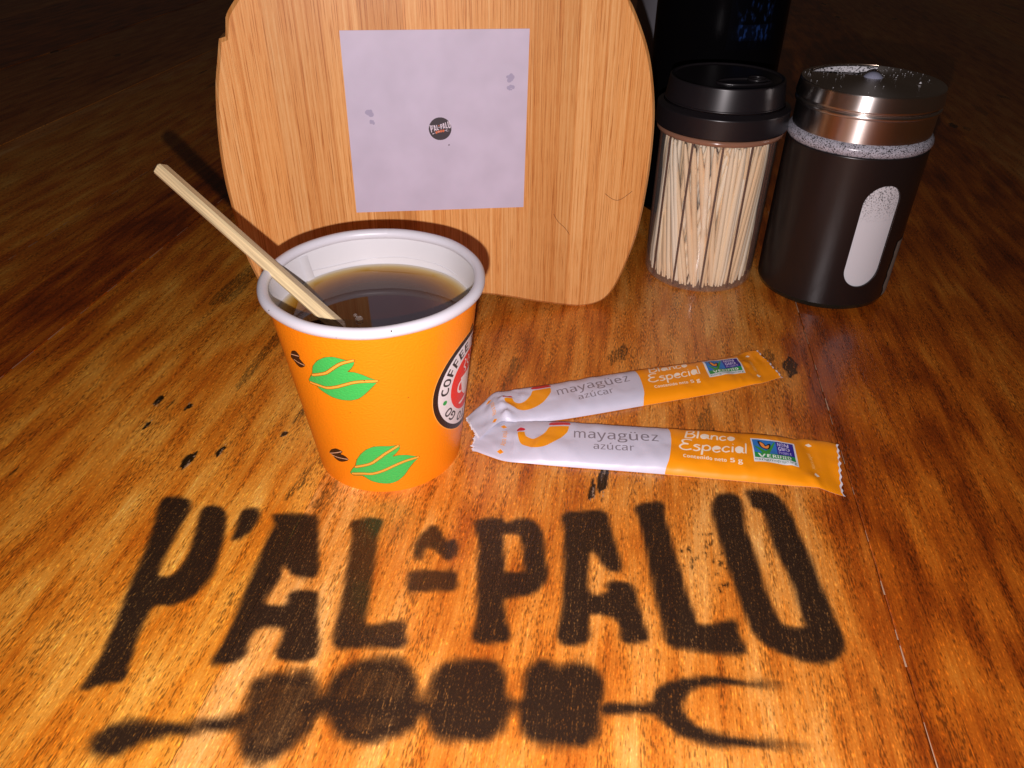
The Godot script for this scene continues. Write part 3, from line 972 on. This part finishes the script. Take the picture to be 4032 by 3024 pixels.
func sugar_print() -> Image:
	var im := Image.create_empty(2048, 512, false, Image.FORMAT_RGB8)
	im.fill(rgb8(203, 201, 217))
	var orange := rgb8(246, 150, 14)
	fill_mapped(im, smooth(pairs([70.6, 13.5, 72.4, 9.0, 72.6, 4.0, 72.3, -1.3, 71.0, -10.2, 69.6, -14.6, 67.6, -23.5]), false, 4) + pairs([140.0, -23.5, 140.0, 13.5]), pack_px, orange)
	var paper := rgb8(203, 201, 217)
	fill_mapped(im, smooth(pairs([15.9, 2.2, 16.2, -1.0, 18.0, -5.0, 23.0, -7.5, 28.5, -5.9, 32.5, -1.2, 34.7, 6.8, 29.3, 6.6, 27.4, 2.7, 24.4, -0.8, 21.3, -1.6, 18.9, 0.1, 18.0, 3.4])), pack_px, rgb8(238, 152, 16))
	fill_mapped(im, pairs([15.4, 2.0, 18.4, 3.3, 18.3, 4.1, 15.5, 2.9]), pack_px, paper)
	fill_mapped(im, pairs([28.8, 6.4, 35.2, 6.6, 35.2, 7.5, 28.8, 7.4]), pack_px, paper)
	fill_mapped(im, smooth(pairs([15.5, 2.9, 15.7, 4.7, 16.9, 5.8, 18.1, 5.4, 18.2, 4.2])), pack_px, rgb8(206, 34, 54))
	fill_mapped(im, smooth(pairs([28.9, 7.5, 29.4, 9.9, 31.6, 10.9, 33.9, 10.8, 35.0, 9.5, 35.1, 7.6])), pack_px, rgb8(206, 34, 54))
	var grey := rgb8(128, 122, 132)
	letter(im, "mayagüez", sans, Rect2(37.3, -2.4, 30.6, 7.6), pack_px, grey)
	letter(im, "azúcar", sans, Rect2(45.3, -6.9, 14.0, 4.2), pack_px, grey)
	letter(im, "Abra aquí", sans, Rect2(10.4 - 4.6, -0.3 - 1.2, 9.6, 2.4), pack_px, orange, PI / 2)
	fill_mapped(im, pairs([8.6, -8.6, 9.8, -7.4, 11.0, -8.9, 9.8, -9.9]), pack_px, orange)
	fill_mapped(im, pairs([8.6, 7.4, 9.8, 8.6, 11.0, 7.2, 9.8, 6.4]), pack_px, orange)
	var cream := rgb8(250, 236, 214)
	script_word(im, "Blanco", Vector2(77.2, 3.3), 5.6, 0.62, cream)
	script_word(im, "Especial", Vector2(74.8, -4.3), 6.4, 0.66, cream)
	letter(im, "Contenido neto", sans_bold, Rect2(75.8, -9.3, 14.2, 2.0), pack_px, cream, -0.045)
	letter(im, "5 g", sans_bold, Rect2(91.2, -10.6, 4.6, 3.0), pack_px, cream, -0.05)
	# the small square seal
	var seal := Transform2D(Vector2(0.985, -0.02), Vector2(0.085, 1.0), Vector2(100.9, -8.4))
	var put := func(q: Vector2) -> Vector2: return pack_px(seal * q)
	fill_mapped(im, pairs([0, 0, 16.4, 0, 16.4, 14.8, 0, 14.8]), put, rgb8(232, 236, 240))
	fill_mapped(im, pairs([0.7, 5.2, 7.9, 5.2, 7.9, 14.1, 0.7, 14.1]), put, rgb8(52, 122, 200))
	fill_mapped(im, pairs([7.9, 5.2, 15.7, 5.2, 15.7, 14.1, 7.9, 14.1]), put, rgb8(56, 44, 150))
	fill_mapped(im, pairs([0.7, 2.6, 15.7, 2.6, 15.7, 5.6, 0.7, 5.6]), put, rgb8(44, 148, 72))
	fill_mapped(im, smooth(pairs([1.2, 9.6, 2.4, 7.0, 3.2, 5.2, 4.6, 5.2, 5.4, 7.6, 7.6, 13.6, 6.0, 11.6, 4.0, 7.4, 2.6, 8.6])), put, rgb8(60, 150, 60))
	fill_mapped(im, smooth(pairs([2.0, 13.0, 3.4, 12.2, 4.0, 10.8, 4.8, 12.0, 5.6, 11.6, 5.0, 9.0, 4.0, 8.2, 2.6, 9.4])), put, rgb8(30, 24, 20))
	fill_mapped(im, smooth(pairs([2.4, 12.4, 3.3, 11.8, 3.8, 10.2, 4.6, 11.0, 5.0, 10.8, 4.6, 9.2, 4.0, 8.8, 2.9, 9.6])), put, rgb8(244, 150, 70))
	letter(im, "NON", sans_bold, Rect2(8.7, 11.2, 5.4, 2.3), put, rgb8(214, 208, 240))
	letter(im, "GMO", sans_bold, Rect2(8.7, 8.4, 5.6, 2.3), put, rgb8(214, 208, 240))
	letter(im, "Project", sans, Rect2(8.7, 5.8, 6.0, 2.2), put, rgb8(206, 200, 236))
	letter(im, "VERIFIED", sans_bold, Rect2(2.0, 3.1, 12.4, 2.0), put, rgb8(236, 246, 236))
	letter(im, "nongmoproject.org", sans, Rect2(0.7, 0.45, 15.2, 1.9), put, rgb8(40, 104, 60))
	letter(im, "Abra aquí", sans, Rect2(123.6 - 4.8, -3.0 - 0.9, 9.6, 1.8), pack_px, rgb8(252, 204, 130), PI / 2)
	for q in [[122.4, -11.6, 123.2, -10.2, 124.4, -11.9, 123.2, -12.8], [123.4, 6.8, 124.8, 8.0, 125.6, 6.6, 124.4, 6.0]]:
		fill_mapped(im, pairs(q), pack_px, cream)
	return im

# Rows: [s, far point (x, z), near point (x, z), far n, near n, thickness, lift], millimetres.
func packet(called: String, label: String, rows: Array, m: Material, back: Material, sd: int) -> void:
	var g := noise(sd, 0.35, 2)
	var cr := noise(sd + 5, 0.09, 2)
	var dense := []
	for i in rows.size() - 1:
		var a: Array = rows[maxi(i - 1, 0)]
		var b: Array = rows[i]
		var c: Array = rows[i + 1]
		var d: Array = rows[mini(i + 2, rows.size() - 1)]
		var steps := maxi(3, int((c[0] - b[0]) / 1.1))
		for k in (steps if i < rows.size() - 2 else steps + 1):
			var f := float(k) / steps
			var row := []
			for e in b.size():
				row.append(cubic_interpolate(b[e], c[e], a[e], d[e], f) if e in [1, 2, 3, 4, 8] else lerpf(b[e], c[e], f))
			dense.append(row)
	var top := []
	var low := []
	var uv := []
	var across := 36
	var last := dense.size() - 1
	for j in dense.size():
		var q: Array = dense[j]
		var rt := []
		var rl := []
		var ru := []
		var far := Vector2(q[1], q[2])
		var near := Vector2(q[3], q[4])
		var along := (Vector2(dense[mini(j + 1, last)][1], dense[mini(j + 1, last)][2]) - Vector2(dense[maxi(j - 1, 0)][1], dense[maxi(j - 1, 0)][2])).normalized()
		for i in across + 1:
			var t := float(i) / across
			var p := far.lerp(near, t)
			var n := lerpf(q[5] + 1.9, q[6], t)
			var extra := 0.0
			if j == 0:                                # torn
				extra = -1.1 * absf(g.get_noise_2d(t * 60.0, 3.0)) - 1.0 * absf(g.get_noise_2d(t * 14.0, 9.0))
			elif j == last:                           # pinked
				extra = 0.55 * (absf(fposmod(t * 8.0, 1.0) - 0.5) * 2.0) + 0.5 * g.get_noise_2d(t * 9.0, 5.0)
			p += along * extra
			var w := absf(2.0 * t - 1.0)
			var prof := pow(maxf(0.0, 1.0 - pow(w, 3.6)), 0.55)
			var lump: float = 0.55 * cr.get_noise_2d(q[0] * 0.35, t * 5.0 + 40.0) * prof * minf(1.0, q[7] / 2.0)
			var crease: float = lump + cr.get_noise_2d(q[0] * 1.1 + 3.0 * t, t * 18.0) * (0.5 + 0.9 * exp(-pow((q[0] - 119.0) / 7.0, 2)) + (2.6 if sd == 52 else 0.9) * exp(-pow((q[0] - 15.0) / 7.0, 2)))
			if q[7] < 0.9:
				crease *= 0.5
			if q[0] > 124.0:                          # pressed ribs of the seal
				crease += 0.10 * sin(q[0] * 4.2)
			var curl: float = q[8] + (0.9 * (g.get_noise_2d(q[0] * 0.16, t * 3.0)) if q[7] < 1.2 else 0.0)
			var base := 0.25 + maxf(0.0, curl)
			rt.append(Vector3(p.x, base + 0.15 + q[7] * prof + maxf(-0.1, crease) * minf(1.0, prof * 1.2), p.y) / 1000.0)
			var back_p := p + (along * (0.8 + 0.4 * g.get_noise_2d(t * 30.0, 1.0)) if j == last else -along * 0.7 if j == 0 else Vector2.ZERO)
			rl.append(Vector3(back_p.x, base + (0.1 if t < 0.01 or t > 0.99 else 0.0), back_p.y) / 1000.0)
			ru.append(Vector2((q[0] + extra + 2.0) / 140.0, (13.0 - n) / 36.0))
		top.append(rt)
		low.append(rl)
		uv.append(ru)
	var o := thing(called, label, "sugar packet", Vector3.ZERO, 0.0, "torn sugar sticks beside the cup")
	var origin := Vector3(dense[last / 2][1] + dense[last / 2][3], 0, dense[last / 2][2] + dense[last / 2][4]) / 2000.0
	o.position = origin
	for lst in [top, low]:
		for r in lst:
			for i in r.size():
				r[i] -= origin
	var a := begin()
	quad_grid(a, top, uv, true)
	part("front_sheet", finish(a), m, o)
	var b := begin()
	quad_grid(b, low, uv, false)
	part("back_sheet", finish(b), back, o)

func build_packets() -> void:
	var m := textured(sugar_print(), 0.38)
	m.metallic_specular = 0.45
	var back := mat(rgb8(236, 230, 236), 0.6)
	var o := Vector2(-13.0, -227.5)
	var d := Vector2(133, 10).normalized()
	var nn := Vector2(d.y, -d.x)
	var rows := []
	for q in [[0.0, 9.0, -8.3, 0.3, 0.0], [5.0, 10.0, -10.6, 0.5, 0.0], [11.7, 10.8, -13.1, 1.0, 0.0], [20.0, 11.0, -13.6, 2.6, 0.0], [34.0, 10.9, -14.2, 3.6, 0.0], [67.0, 10.5, -15.0, 3.9, 0.0], [103.0, 10.5, -16.6, 3.3, 0.0], [115.0, 10.2, -17.2, 2.4, 0.1], [121.0, 9.2, -17.5, 1.2, 0.3], [125.0, 10.0, -18.9, 0.5, 0.4], [132.0, 7.4, -21.4, 0.3, 0.5]]:
		var s_far: float = q[0] + (2.5 if q[0] > 130 else 0.0)
		var s_near: float = q[0] - (2.5 if q[0] > 130 else 0.0)
		var f: Vector2 = o + d * s_far + nn * q[1]
		var n: Vector2 = o + d * s_near + nn * q[2]
		rows.append([q[0], f.x, f.y, n.x, n.y, q[1], q[2], q[3], q[4]])
	packet("sugar_packet", "white and orange sugar stick lying nearest the stencilled letters", rows, m, back, 51)
	packet("sugar_packet_001", "white and orange sugar stick farther from the letters, torn end bent over the other", [
		[0.0, -17.4, -238.6, -11.8, -225.5, 9.0, -9.0, 0.3, 0.9],
		[7.0, -12.4, -246.6, -8.2, -230.6, 9.6, -10.5, 0.4, 1.3],
		[12.5, -7.4, -253.4, -3.8, -235.0, 10.2, -12.0, 0.7, 1.9],
		[18.0, -1.4, -256.4, 2.5, -236.0, 10.6, -13.4, 1.8, 0.7],
		[34.0, 14.2, -260.7, 18.3, -238.2, 10.6, -14.0, 3.2, 0.2],
		[70.0, 48.6, -271.1, 53.6, -248.6, 8.8, -15.6, 3.6, 0.0],
		[100.0, 78.0, -279.0, 82.6, -257.2, 7.6, -16.6, 3.2, 0.0],
		[115.0, 94.0, -283.6, 97.4, -262.6, 7.6, -16.6, 2.4, 0.2],
		[121.0, 99.6, -286.2, 102.6, -263.8, 8.6, -16.8, 1.1, 0.8],
		[125.0, 103.6, -288.4, 106.6, -264.8, 9.6, -17.0, 0.5, 1.0],
		[132.0, 108.0, -288.6, 113.3, -267.4, 9.0, -17.0, 0.3, 1.2]], m, back, 52)

# ---------------------------------------------------------------- toothpick jar
func build_toothpick_jar() -> void:
	var jar := thing("toothpick_jar", "clear ribbed toothpick jar with a black plastic lid, right of the bamboo board", "jar", TOOTH)
	var black := mat(rgb8(29, 26, 29), 0.31)
	var pane := mat(Color(1, 0.97, 0.94, 0.07), 0.06)
	pane.transparency = BaseMaterial3D.TRANSPARENCY_ALPHA
	var body := []
	body.append_array([Vector2(0.0262, 0.0), Vector2(0.0274, 0.0012)])
	for i in 6:
		body.append(Vector2(0.0277, 0.003 + 0.0710 * i / 5.0))
	part("clear_body", lathe([body], 96), pane, jar)
	var base_m := mat(Color(0.75, 0.6, 0.5, 0.35), 0.1)
	base_m.transparency = BaseMaterial3D.TRANSPARENCY_ALPHA
	part("base", lathe([[Vector2(0.0262, 0.0006), Vector2(0.0001, 0.0006)]], 64), base_m, jar)
	var collar := mat(rgb8(150, 108, 86), 0.18)
	part("collar", lathe([arc(Vector2(0.0284, 0.0757), 0.0014, -150, 100, 10)], 96), collar, jar)
	var rib_m := mat(Color(0.36, 0.20, 0.12, 0.75), 0.3)
	rib_m.transparency = BaseMaterial3D.TRANSPARENCY_ALPHA
	var rib := tube(PackedVector3Array([Vector3(0, 0.002, 0), Vector3(0, 0.03, 0), Vector3(0, 0.074, 0)]), 0.00055, 8)
	for i in 12:
		var an := deg_to_rad(-38.0 + 30.0 * i)
		var o := part("rib", rib, rib_m, jar)
		o.position = Vector3(0.0268 * sin(an), 0, 0.0268 * cos(an))
	var l := part("lid_ring", lathe([
		[Vector2(0.0290, 0.0771), Vector2(0.0304, 0.0774), Vector2(0.0307, 0.0780)], [Vector2(0.0307, 0.0780), Vector2(0.0307, 0.0862)], arc(Vector2(0.0300, 0.0862), 0.0007, 0, 90, 4), [Vector2(0.0300, 0.0869), Vector2(0.0280, 0.0880)]], 96), black, jar)
	l.set_meta("label", "wide lower ring of the black lid")
	part("lid_dial", lathe([
		[Vector2(0.0272, 0.0876), Vector2(0.0276, 0.0884)], arc(Vector2(0.0272, 0.0890), 0.0005, -60, 60, 4), [Vector2(0.0274, 0.0895), Vector2(0.0262, 0.0983)], arc(Vector2(0.0255, 0.0983), 0.0007, 0, 90, 4), [Vector2(0.0255, 0.0990), Vector2(0.0245, 0.0990), Vector2(0.0242, 0.0984)], [Vector2(0.0242, 0.0984), Vector2(0.0001, 0.0984)]], 96), black, jar)
	var loop := PackedVector3Array()
	for i in 40:
		var an := TAU * i / 40
		loop.append(Vector3(0.0035 + 0.0125 * cos(an), 0.0986, 0.0115 + 0.0055 * sin(an)).rotated(Vector3.UP, 0.12))
	part("spout_rim", tube(loop, 0.0006, 8, true), black, jar)
	var hole := PackedVector3Array()
	for i in 28:
		var an := TAU * i / 28
		hole.append(Vector3(0.0118 + 0.0042 * cos(an), 0.0989, 0.0066 + 0.0040 * sin(an)))
	part("hole_rim", tube(hole, 0.0006, 8, true), black, jar)
	# the toothpicks, each a thing of its own
	var pick := begin()
	var rows := []
	for q in [[0.0, 0.0005], [0.004, 0.0010], [0.010, 0.00136], [0.060, 0.00136], [0.066, 0.0010], [0.070, 0.0005]]:
		var row := []
		for i in 9:
			var an := TAU * i / 8
			row.append(Vector3(q[1] * sin(an), q[0], q[1] * cos(an)))
		rows.append(row)
	quad_grid(pick, rows, [], true)
	var shape := finish(pick)
	var woods := []
	for c in [rgb8(253, 232, 196), rgb8(250, 222, 180), rgb8(254, 240, 212), rgb8(246, 214, 168)]:
		woods.append(mat(c, 0.55))
	for i in 262:
		var outer := i < 92
		var an := TAU * (i / 92.0 if outer else (i - 92) / 59.0) + rng.randf_range(-0.03, 0.03)
		if cos(an) < -0.5 and (outer or i < 151):
			continue
		var rr := (0.0247 if outer else 0.0222 if i < 151 else 0.0192 if i < 210 else 0.0145) + rng.randf_range(-0.0008, 0.0006)
		var lean := 0.27 * sin(an * 2.1 - 0.6) + 0.05 * sin(an * 7.0) + rng.randf_range(-0.07, 0.07)
		if not outer:
			lean = 0.2 * sin(an * 2.0 + 2.0) + rng.randf_range(-0.2, 0.2)
		var foot := Vector3(rr * sin(an), 0.0014 + rng.randf_range(0, 0.002), rr * cos(an))
		var an2 := an + clampf(lean, -0.4, 0.4) * 0.070 / rr
		var r2 := rr * (0.97 if outer else 0.9)
		var head := Vector3(r2 * sin(an2), 0.069, r2 * cos(an2))
		if outer:                                     # keep the chord inside the wall
			foot *= Vector3(0.985, 1, 0.985)
		var axis := (head - foot).normalized()
		var o := MeshInstance3D.new()
		o.name = numbered("toothpick")
		o.mesh = shape
		o.material_override = woods[rng.randi() % 4]
		var sx := axis.cross(Vector3.FORWARD).normalized()
		o.transform = Transform3D(Basis(sx, axis, sx.cross(axis)), TOOTH + foot)
		add_child(o, true)
		tag(o, "wooden toothpick packed upright in the clear jar with the black lid", "toothpick", "toothpicks in the clear jar")

# ---------------------------------------------------------------- shaker
func speckled(sd: int, w: int, h: int, freq: float, plain_below: float, floor_ := 0.16) -> Image:
	var n := noise_bytes(sd, freq, w, h, w, h, 2)
	var n2 := noise_bytes(sd + 1, freq * 0.25, w, h, w, h, 2)
	var im := Image.create_empty(w, h, false, Image.FORMAT_RGB8)
	for y in h:
		var f := clampf((plain_below - float(y) / h) * 4.0 + 0.25, 0.0, 1.0)
		for x in w:
			var k := y * w + x
			var g := 0.93
			var dark := clampf((float(n[k]) * 0.75 + n2[k] * 0.25 - 138.0) / 50.0, 0.0, 1.0) * f
			g = lerpf(g, floor_, dark)
			im.set_pixel(x, y, Color(g * 0.98, g * 0.98, g))
	return im

func build_shaker() -> void:
	var sh := thing("sugar_shaker", "black shaker with a steel lid and a white slot window, rightmost on the table", "shaker", SALT)
	var enamel := mat(rgb8(32, 25, 24), 0.30)
	var glass_dark := mat(rgb8(30, 34, 28), 0.08)
	part("glass_base", lathe([[Vector2(0.0290, 0.0), Vector2(0.0306, 0.0010), Vector2(0.0311, 0.0034)]], 96), glass_dark, sh)
	# the black sleeve with its slot cut out
	var rad := 0.0315
	var y0 := 0.0034
	var y1 := 0.0745
	var mid := 10.4
	var half := 0.0091
	var bot := 0.0224
	var topc := 0.0540
	var st := begin()
	var cols: Array[float] = []
	for i in 181:
		cols.append(-180.0 + 2.0 * i)
	var edge := rad_to_deg(half / rad)
	cols.append_array([mid - edge, mid + edge, mid - edge * 0.995, mid + edge * 0.995])
	for i in range(-11, 12):
		cols.append(mid + edge * sin(i / 12.0 * PI / 2.0))
	cols.sort()
	var at := func(deg: float, y: float, r: float) -> Vector3: return Vector3(r * sin(deg_to_rad(deg)), y, r * cos(deg_to_rad(deg)))
	var rise := func(deg: float) -> float:
		var x := deg_to_rad(deg - mid) * rad
		return sqrt(maxf(0.0, half * half - x * x))
	for i in cols.size() - 1:
		var a := cols[i]
		var b := cols[i + 1]
		if b - a < 1e-4:
			continue
		var inside := absf((a + b) / 2.0 - mid) < edge
		st.set_smooth_group(0)
		var spans := [[y0, y1, y0, y1]]
		if inside:
			spans = [[y0, bot - rise.call(a), y0, bot - rise.call(b)], [topc + rise.call(a), y1, topc + rise.call(b), y1]]
		for s in spans:
			quad_grid(st, [[at.call(a, s[0], rad), at.call(b, s[2], rad)], [at.call(a, s[1], rad), at.call(b, s[3], rad)]], [], true)
		if inside:                                    # the cut edge
			st.set_smooth_group(1)
			var inn := rad - 0.0009
			quad_grid(st, [[at.call(a, spans[0][1], rad), at.call(b, spans[0][3], rad)], [at.call(a, spans[0][1], inn), at.call(b, spans[0][3], inn)]], [], true)
			quad_grid(st, [[at.call(a, spans[1][0], inn), at.call(b, spans[1][2], inn)], [at.call(a, spans[1][0], rad), at.call(b, spans[1][2], rad)]], [], true)
	for sgn in [-1.0, 1.0]:
		var dd: float = mid + sgn * edge
		quad_grid(st, [[at.call(dd, bot, rad - 0.0009), at.call(dd, bot, rad)], [at.call(dd, topc, rad - 0.0009), at.call(dd, topc, rad)]], [], sgn > 0)
	part("black_sleeve", finish(st), enamel, sh)
	part("sleeve_lip", lathe([arc(Vector2(0.0309, 0.0745), 0.0006, 0, 110, 5)], 96), enamel, sh)
	# sugar seen through the slot
	var pane_st := begin()
	var rows := []
	var uvs := []
	for j in 13:
		var row := []
		var uv := []
		for i in 13:
			var dg := mid - edge - 2.0 + (2.0 * edge + 4.0) * i / 12.0
			row.append(at.call(dg, lerpf(0.011, 0.065, j / 12.0), rad - 0.0008))
			uv.append(Vector2(i / 12.0, 1.0 - j / 12.0))
		rows.append(row)
		uvs.append(uv)
	quad_grid(pane_st, rows, uvs, true)
	var win := textured(speckled(61, 160, 400, 0.12, 0.30, 0.46), 0.35)
	part("slot_window", finish(pane_st), win, sh)
	# glass neck dusted with sugar
	var neck := textured(speckled(63, 1024, 48, 0.22, 2.0), 0.25)
	neck.albedo_color = Color(0.82, 0.82, 0.85)
	neck.uv1_scale = Vector3(1, 1, 1)
	part("dusty_neck", lathe([arc(Vector2(0.0290, 0.0776), 0.0031, -75, 75, 12)], 96), neck, sh)
	# torn pale label low on its right side
	var lab := begin()
	rows = []
	for j in 12:
		var row := []
		var y := lerpf(0.0045, 0.033, j / 11.0)
		var ragged := 3.0 * noise(71, 0.9, 2).get_noise_1d(j * 3.0)
		for i in 6:
			row.append(at.call(44.0 + ragged + (24.0 - ragged) * i / 5.0, y, rad + 0.00025))
		rows.append(row)
	quad_grid(lab, rows, [], true)
	var torn := part("label_remnant", finish(lab), mat(rgb8(150, 140, 128), 0.7), sh)
	torn.set_meta("label", "torn remains of a pale paper label")
	# steel lid
	var steel := mat(rgb8(226, 222, 218), 0.3, 1.0)
	steel.anisotropy_enabled = true
	steel.anisotropy = -0.8
	var skirt := lathe([
		[Vector2(0.0296, 0.0800), Vector2(0.0302, 0.0806)], [Vector2(0.0302, 0.0806), Vector2(0.0303, 0.0905)], arc(Vector2(0.0303, 0.0917), 0.0011, -80, 80, 6), [Vector2(0.0303, 0.0928), Vector2(0.0304, 0.0934)]], 128)
	part("lid_skirt", skirt, steel, sh)
	part("lid_dial", lathe([
		[Vector2(0.0304, 0.0933), Vector2(0.0314, 0.0937), Vector2(0.0315, 0.0942)], [Vector2(0.0315, 0.0942), Vector2(0.0307, 0.1000)], arc(Vector2(0.0300, 0.1000), 0.0007, 0, 90, 4), [Vector2(0.0300, 0.1007), Vector2(0.0288, 0.1005)]], 128), steel, sh)
	part("lid_knob", lathe([arc(Vector2(0.0, 0.0990), 0.0050, 34, 90, 8)], 40), mat(rgb8(158, 162, 184), 0.4), sh)
	var top_y := func(rr: float) -> float: return 0.1020 - 0.0015 * rr / 0.0288
	var face := begin()
	var radii := [0.0288, 0.0268, 0.018, 0.0065, 0.0002]
	for j in 4:
		for i in 60:
			var d0 := -206.0 + 6.0 * i
			if (j == 1 or j == 2) and d0 >= -206.0 and d0 < -124.5:
				continue                              # the pouring hole
			var fr := []
			var fu := []
			for rr in [radii[j], radii[j + 1]]:
				fr.append([at.call(d0, top_y.call(rr), rr), at.call(d0 + 6.0, top_y.call(rr), rr)])
				fu.append([Vector2(i / 60.0, rr * 30.0), Vector2((i + 1) / 60.0, rr * 30.0)])
			quad_grid(face, fr, fu, true)
	part("lid_face", finish(face), steel, sh)
	var sec := begin()
	rows = []
	uvs = []
	for q in [[0.0060, 0.0985], [0.0160, 0.0972], [0.0262, 0.0968], [0.0268, 0.0975], [0.0268, 0.1004]]:
		var row := []
		var uv := []
		for i in 15:
			row.append(at.call(-206.0 + 84.0 * i / 14.0, q[1], q[0]))
			uv.append(Vector2(i / 14.0, q[0] * 20.0 + (q[1] - 0.0968) * 60.0))
		rows.append(row)
		uvs.append(uv)
	quad_grid(sec, rows, uvs, true)
	part("pour_opening", finish(sec), textured(speckled(65, 256, 128, 0.10, 2.0), 0.6), sh)
	var rim_pts := PackedVector3Array()
	for i in 25:
		rim_pts.append(at.call(154.0 + 82.0 * i / 24.0, 0.1013, 0.0270))
	part("opening_edge", tube(rim_pts, 0.0004, 6), mat(rgb8(214, 190, 170), 0.25, 1.0), sh)
	var crumbs := begin()
	crumbs.set_smooth_group(-1)
	for i in 120:
		var dg := rng.randf_range(-180, 180)
		var rr := 0.029 * sqrt(rng.randf())
		if cos(deg_to_rad(dg)) > 0.2 and rng.randf() < 0.85:
			continue
		var sz := rng.randf_range(0.00012, 0.00034) * (2.2 if i == 5 else 1.0)
		var c: Vector3 = at.call(dg, 0.1022 - 0.0016 * rr / 0.029 + sz * 0.4, rr)
		var pts := [c + Vector3(sz, 0, 0), c + Vector3(0, 0, sz), c + Vector3(-sz, 0, 0), c + Vector3(0, 0, -sz)]
		for j in 4:
			for v in [c + Vector3(0, sz, 0), pts[j], pts[(j + 1) % 4]]:
				crumbs.add_vertex(v)
	var cr := part("sugar_crumbs", finish(crumbs), mat(rgb8(236, 236, 240), 0.4), sh)
	cr.set_meta("kind", "stuff")

# ---------------------------------------------------------------- behind
func build_background() -> void:
	var bottle := thing("dark_bottle", "tall near-black bottle with a navy label standing behind the toothpick jar", "bottle", Vector3(0.1135, 0.0, -0.466))
	var gloss := mat(rgb8(9, 8, 10), 0.22)
	gloss.metallic_specular = 0.12
	part("body", lathe([[Vector2(0.031, 0.0), Vector2(0.0345, 0.002), Vector2(0.0355, 0.006), Vector2(0.0355, 0.165)], arc(Vector2(0.0155, 0.165), 0.020, 0, 80, 8), [Vector2(0.019, 0.1847), Vector2(0.014, 0.20), Vector2(0.0135, 0.245)]], 80), gloss, bottle)
	part("cap", lathe([[Vector2(0.0150, 0.232), Vector2(0.0150, 0.250)], [Vector2(0.0150, 0.250), Vector2(0.0001, 0.2505)]], 48), mat(rgb8(20, 20, 24), 0.4), bottle)
	var im := Image.create_empty(256, 256, false, Image.FORMAT_RGB8)
	var nb := noise_bytes(81, 0.03, 256, 256, 256, 256, 4)
	for y in 256:
		for x in 256:
			var f := clampf((nb[y * 256 + x] - 110.0) / 100.0, 0.0, 1.0)
			if y > 205 and y < 238:                    # a paler band along its foot
				f = minf(1.0, f + 0.45)
			if y > 78 and y < 96:
				f *= 0.2
			f *= clampf(minf(x, 255 - x) / 60.0, 0.0, 1.0) * clampf((255 - y) / 24.0, 0.0, 1.0)
			im.set_pixel(x, y, rgb8(7, 7, 12).lerp(rgb8(30, 54, 104), f * f))
	var st := begin()
	var rows := []
	var uvs := []
	for j in 2:
		var row := []
		var uv := []
		for i in 19:
			var an := deg_to_rad(lerpf(-6.0, 40.0, i / 18.0))
			row.append(Vector3(0.0357 * sin(an), 0.098 + 0.062 * j, 0.0357 * cos(an)))
			uv.append(Vector2(i / 18.0, 1.0 - j))
		rows.append(row)
		uvs.append(uv)
	quad_grid(st, rows, uvs, true)
	var faint := textured(im, 0.3)
	faint.metallic_specular = 0.12
	part("label", finish(st), faint, bottle)
	var can := thing("pale_canister", "pale grey canister showing as a sliver between the board and the dark bottle", "canister", Vector3(0.112, 0.0, -0.545))
	part("body", lathe([[Vector2(0.030, 0.0), Vector2(0.033, 0.002), Vector2(0.034, 0.006), Vector2(0.034, 0.19), Vector2(0.032, 0.194)], [Vector2(0.032, 0.194), Vector2(0.0001, 0.195)]], 64), mat(rgb8(128, 127, 134), 0.4), can)
	part("lid", lathe([[Vector2(0.0325, 0.1952), Vector2(0.0325, 0.205)], [Vector2(0.0325, 0.205), Vector2(0.0001, 0.206)]], 64), mat(rgb8(60, 60, 66), 0.4), can)
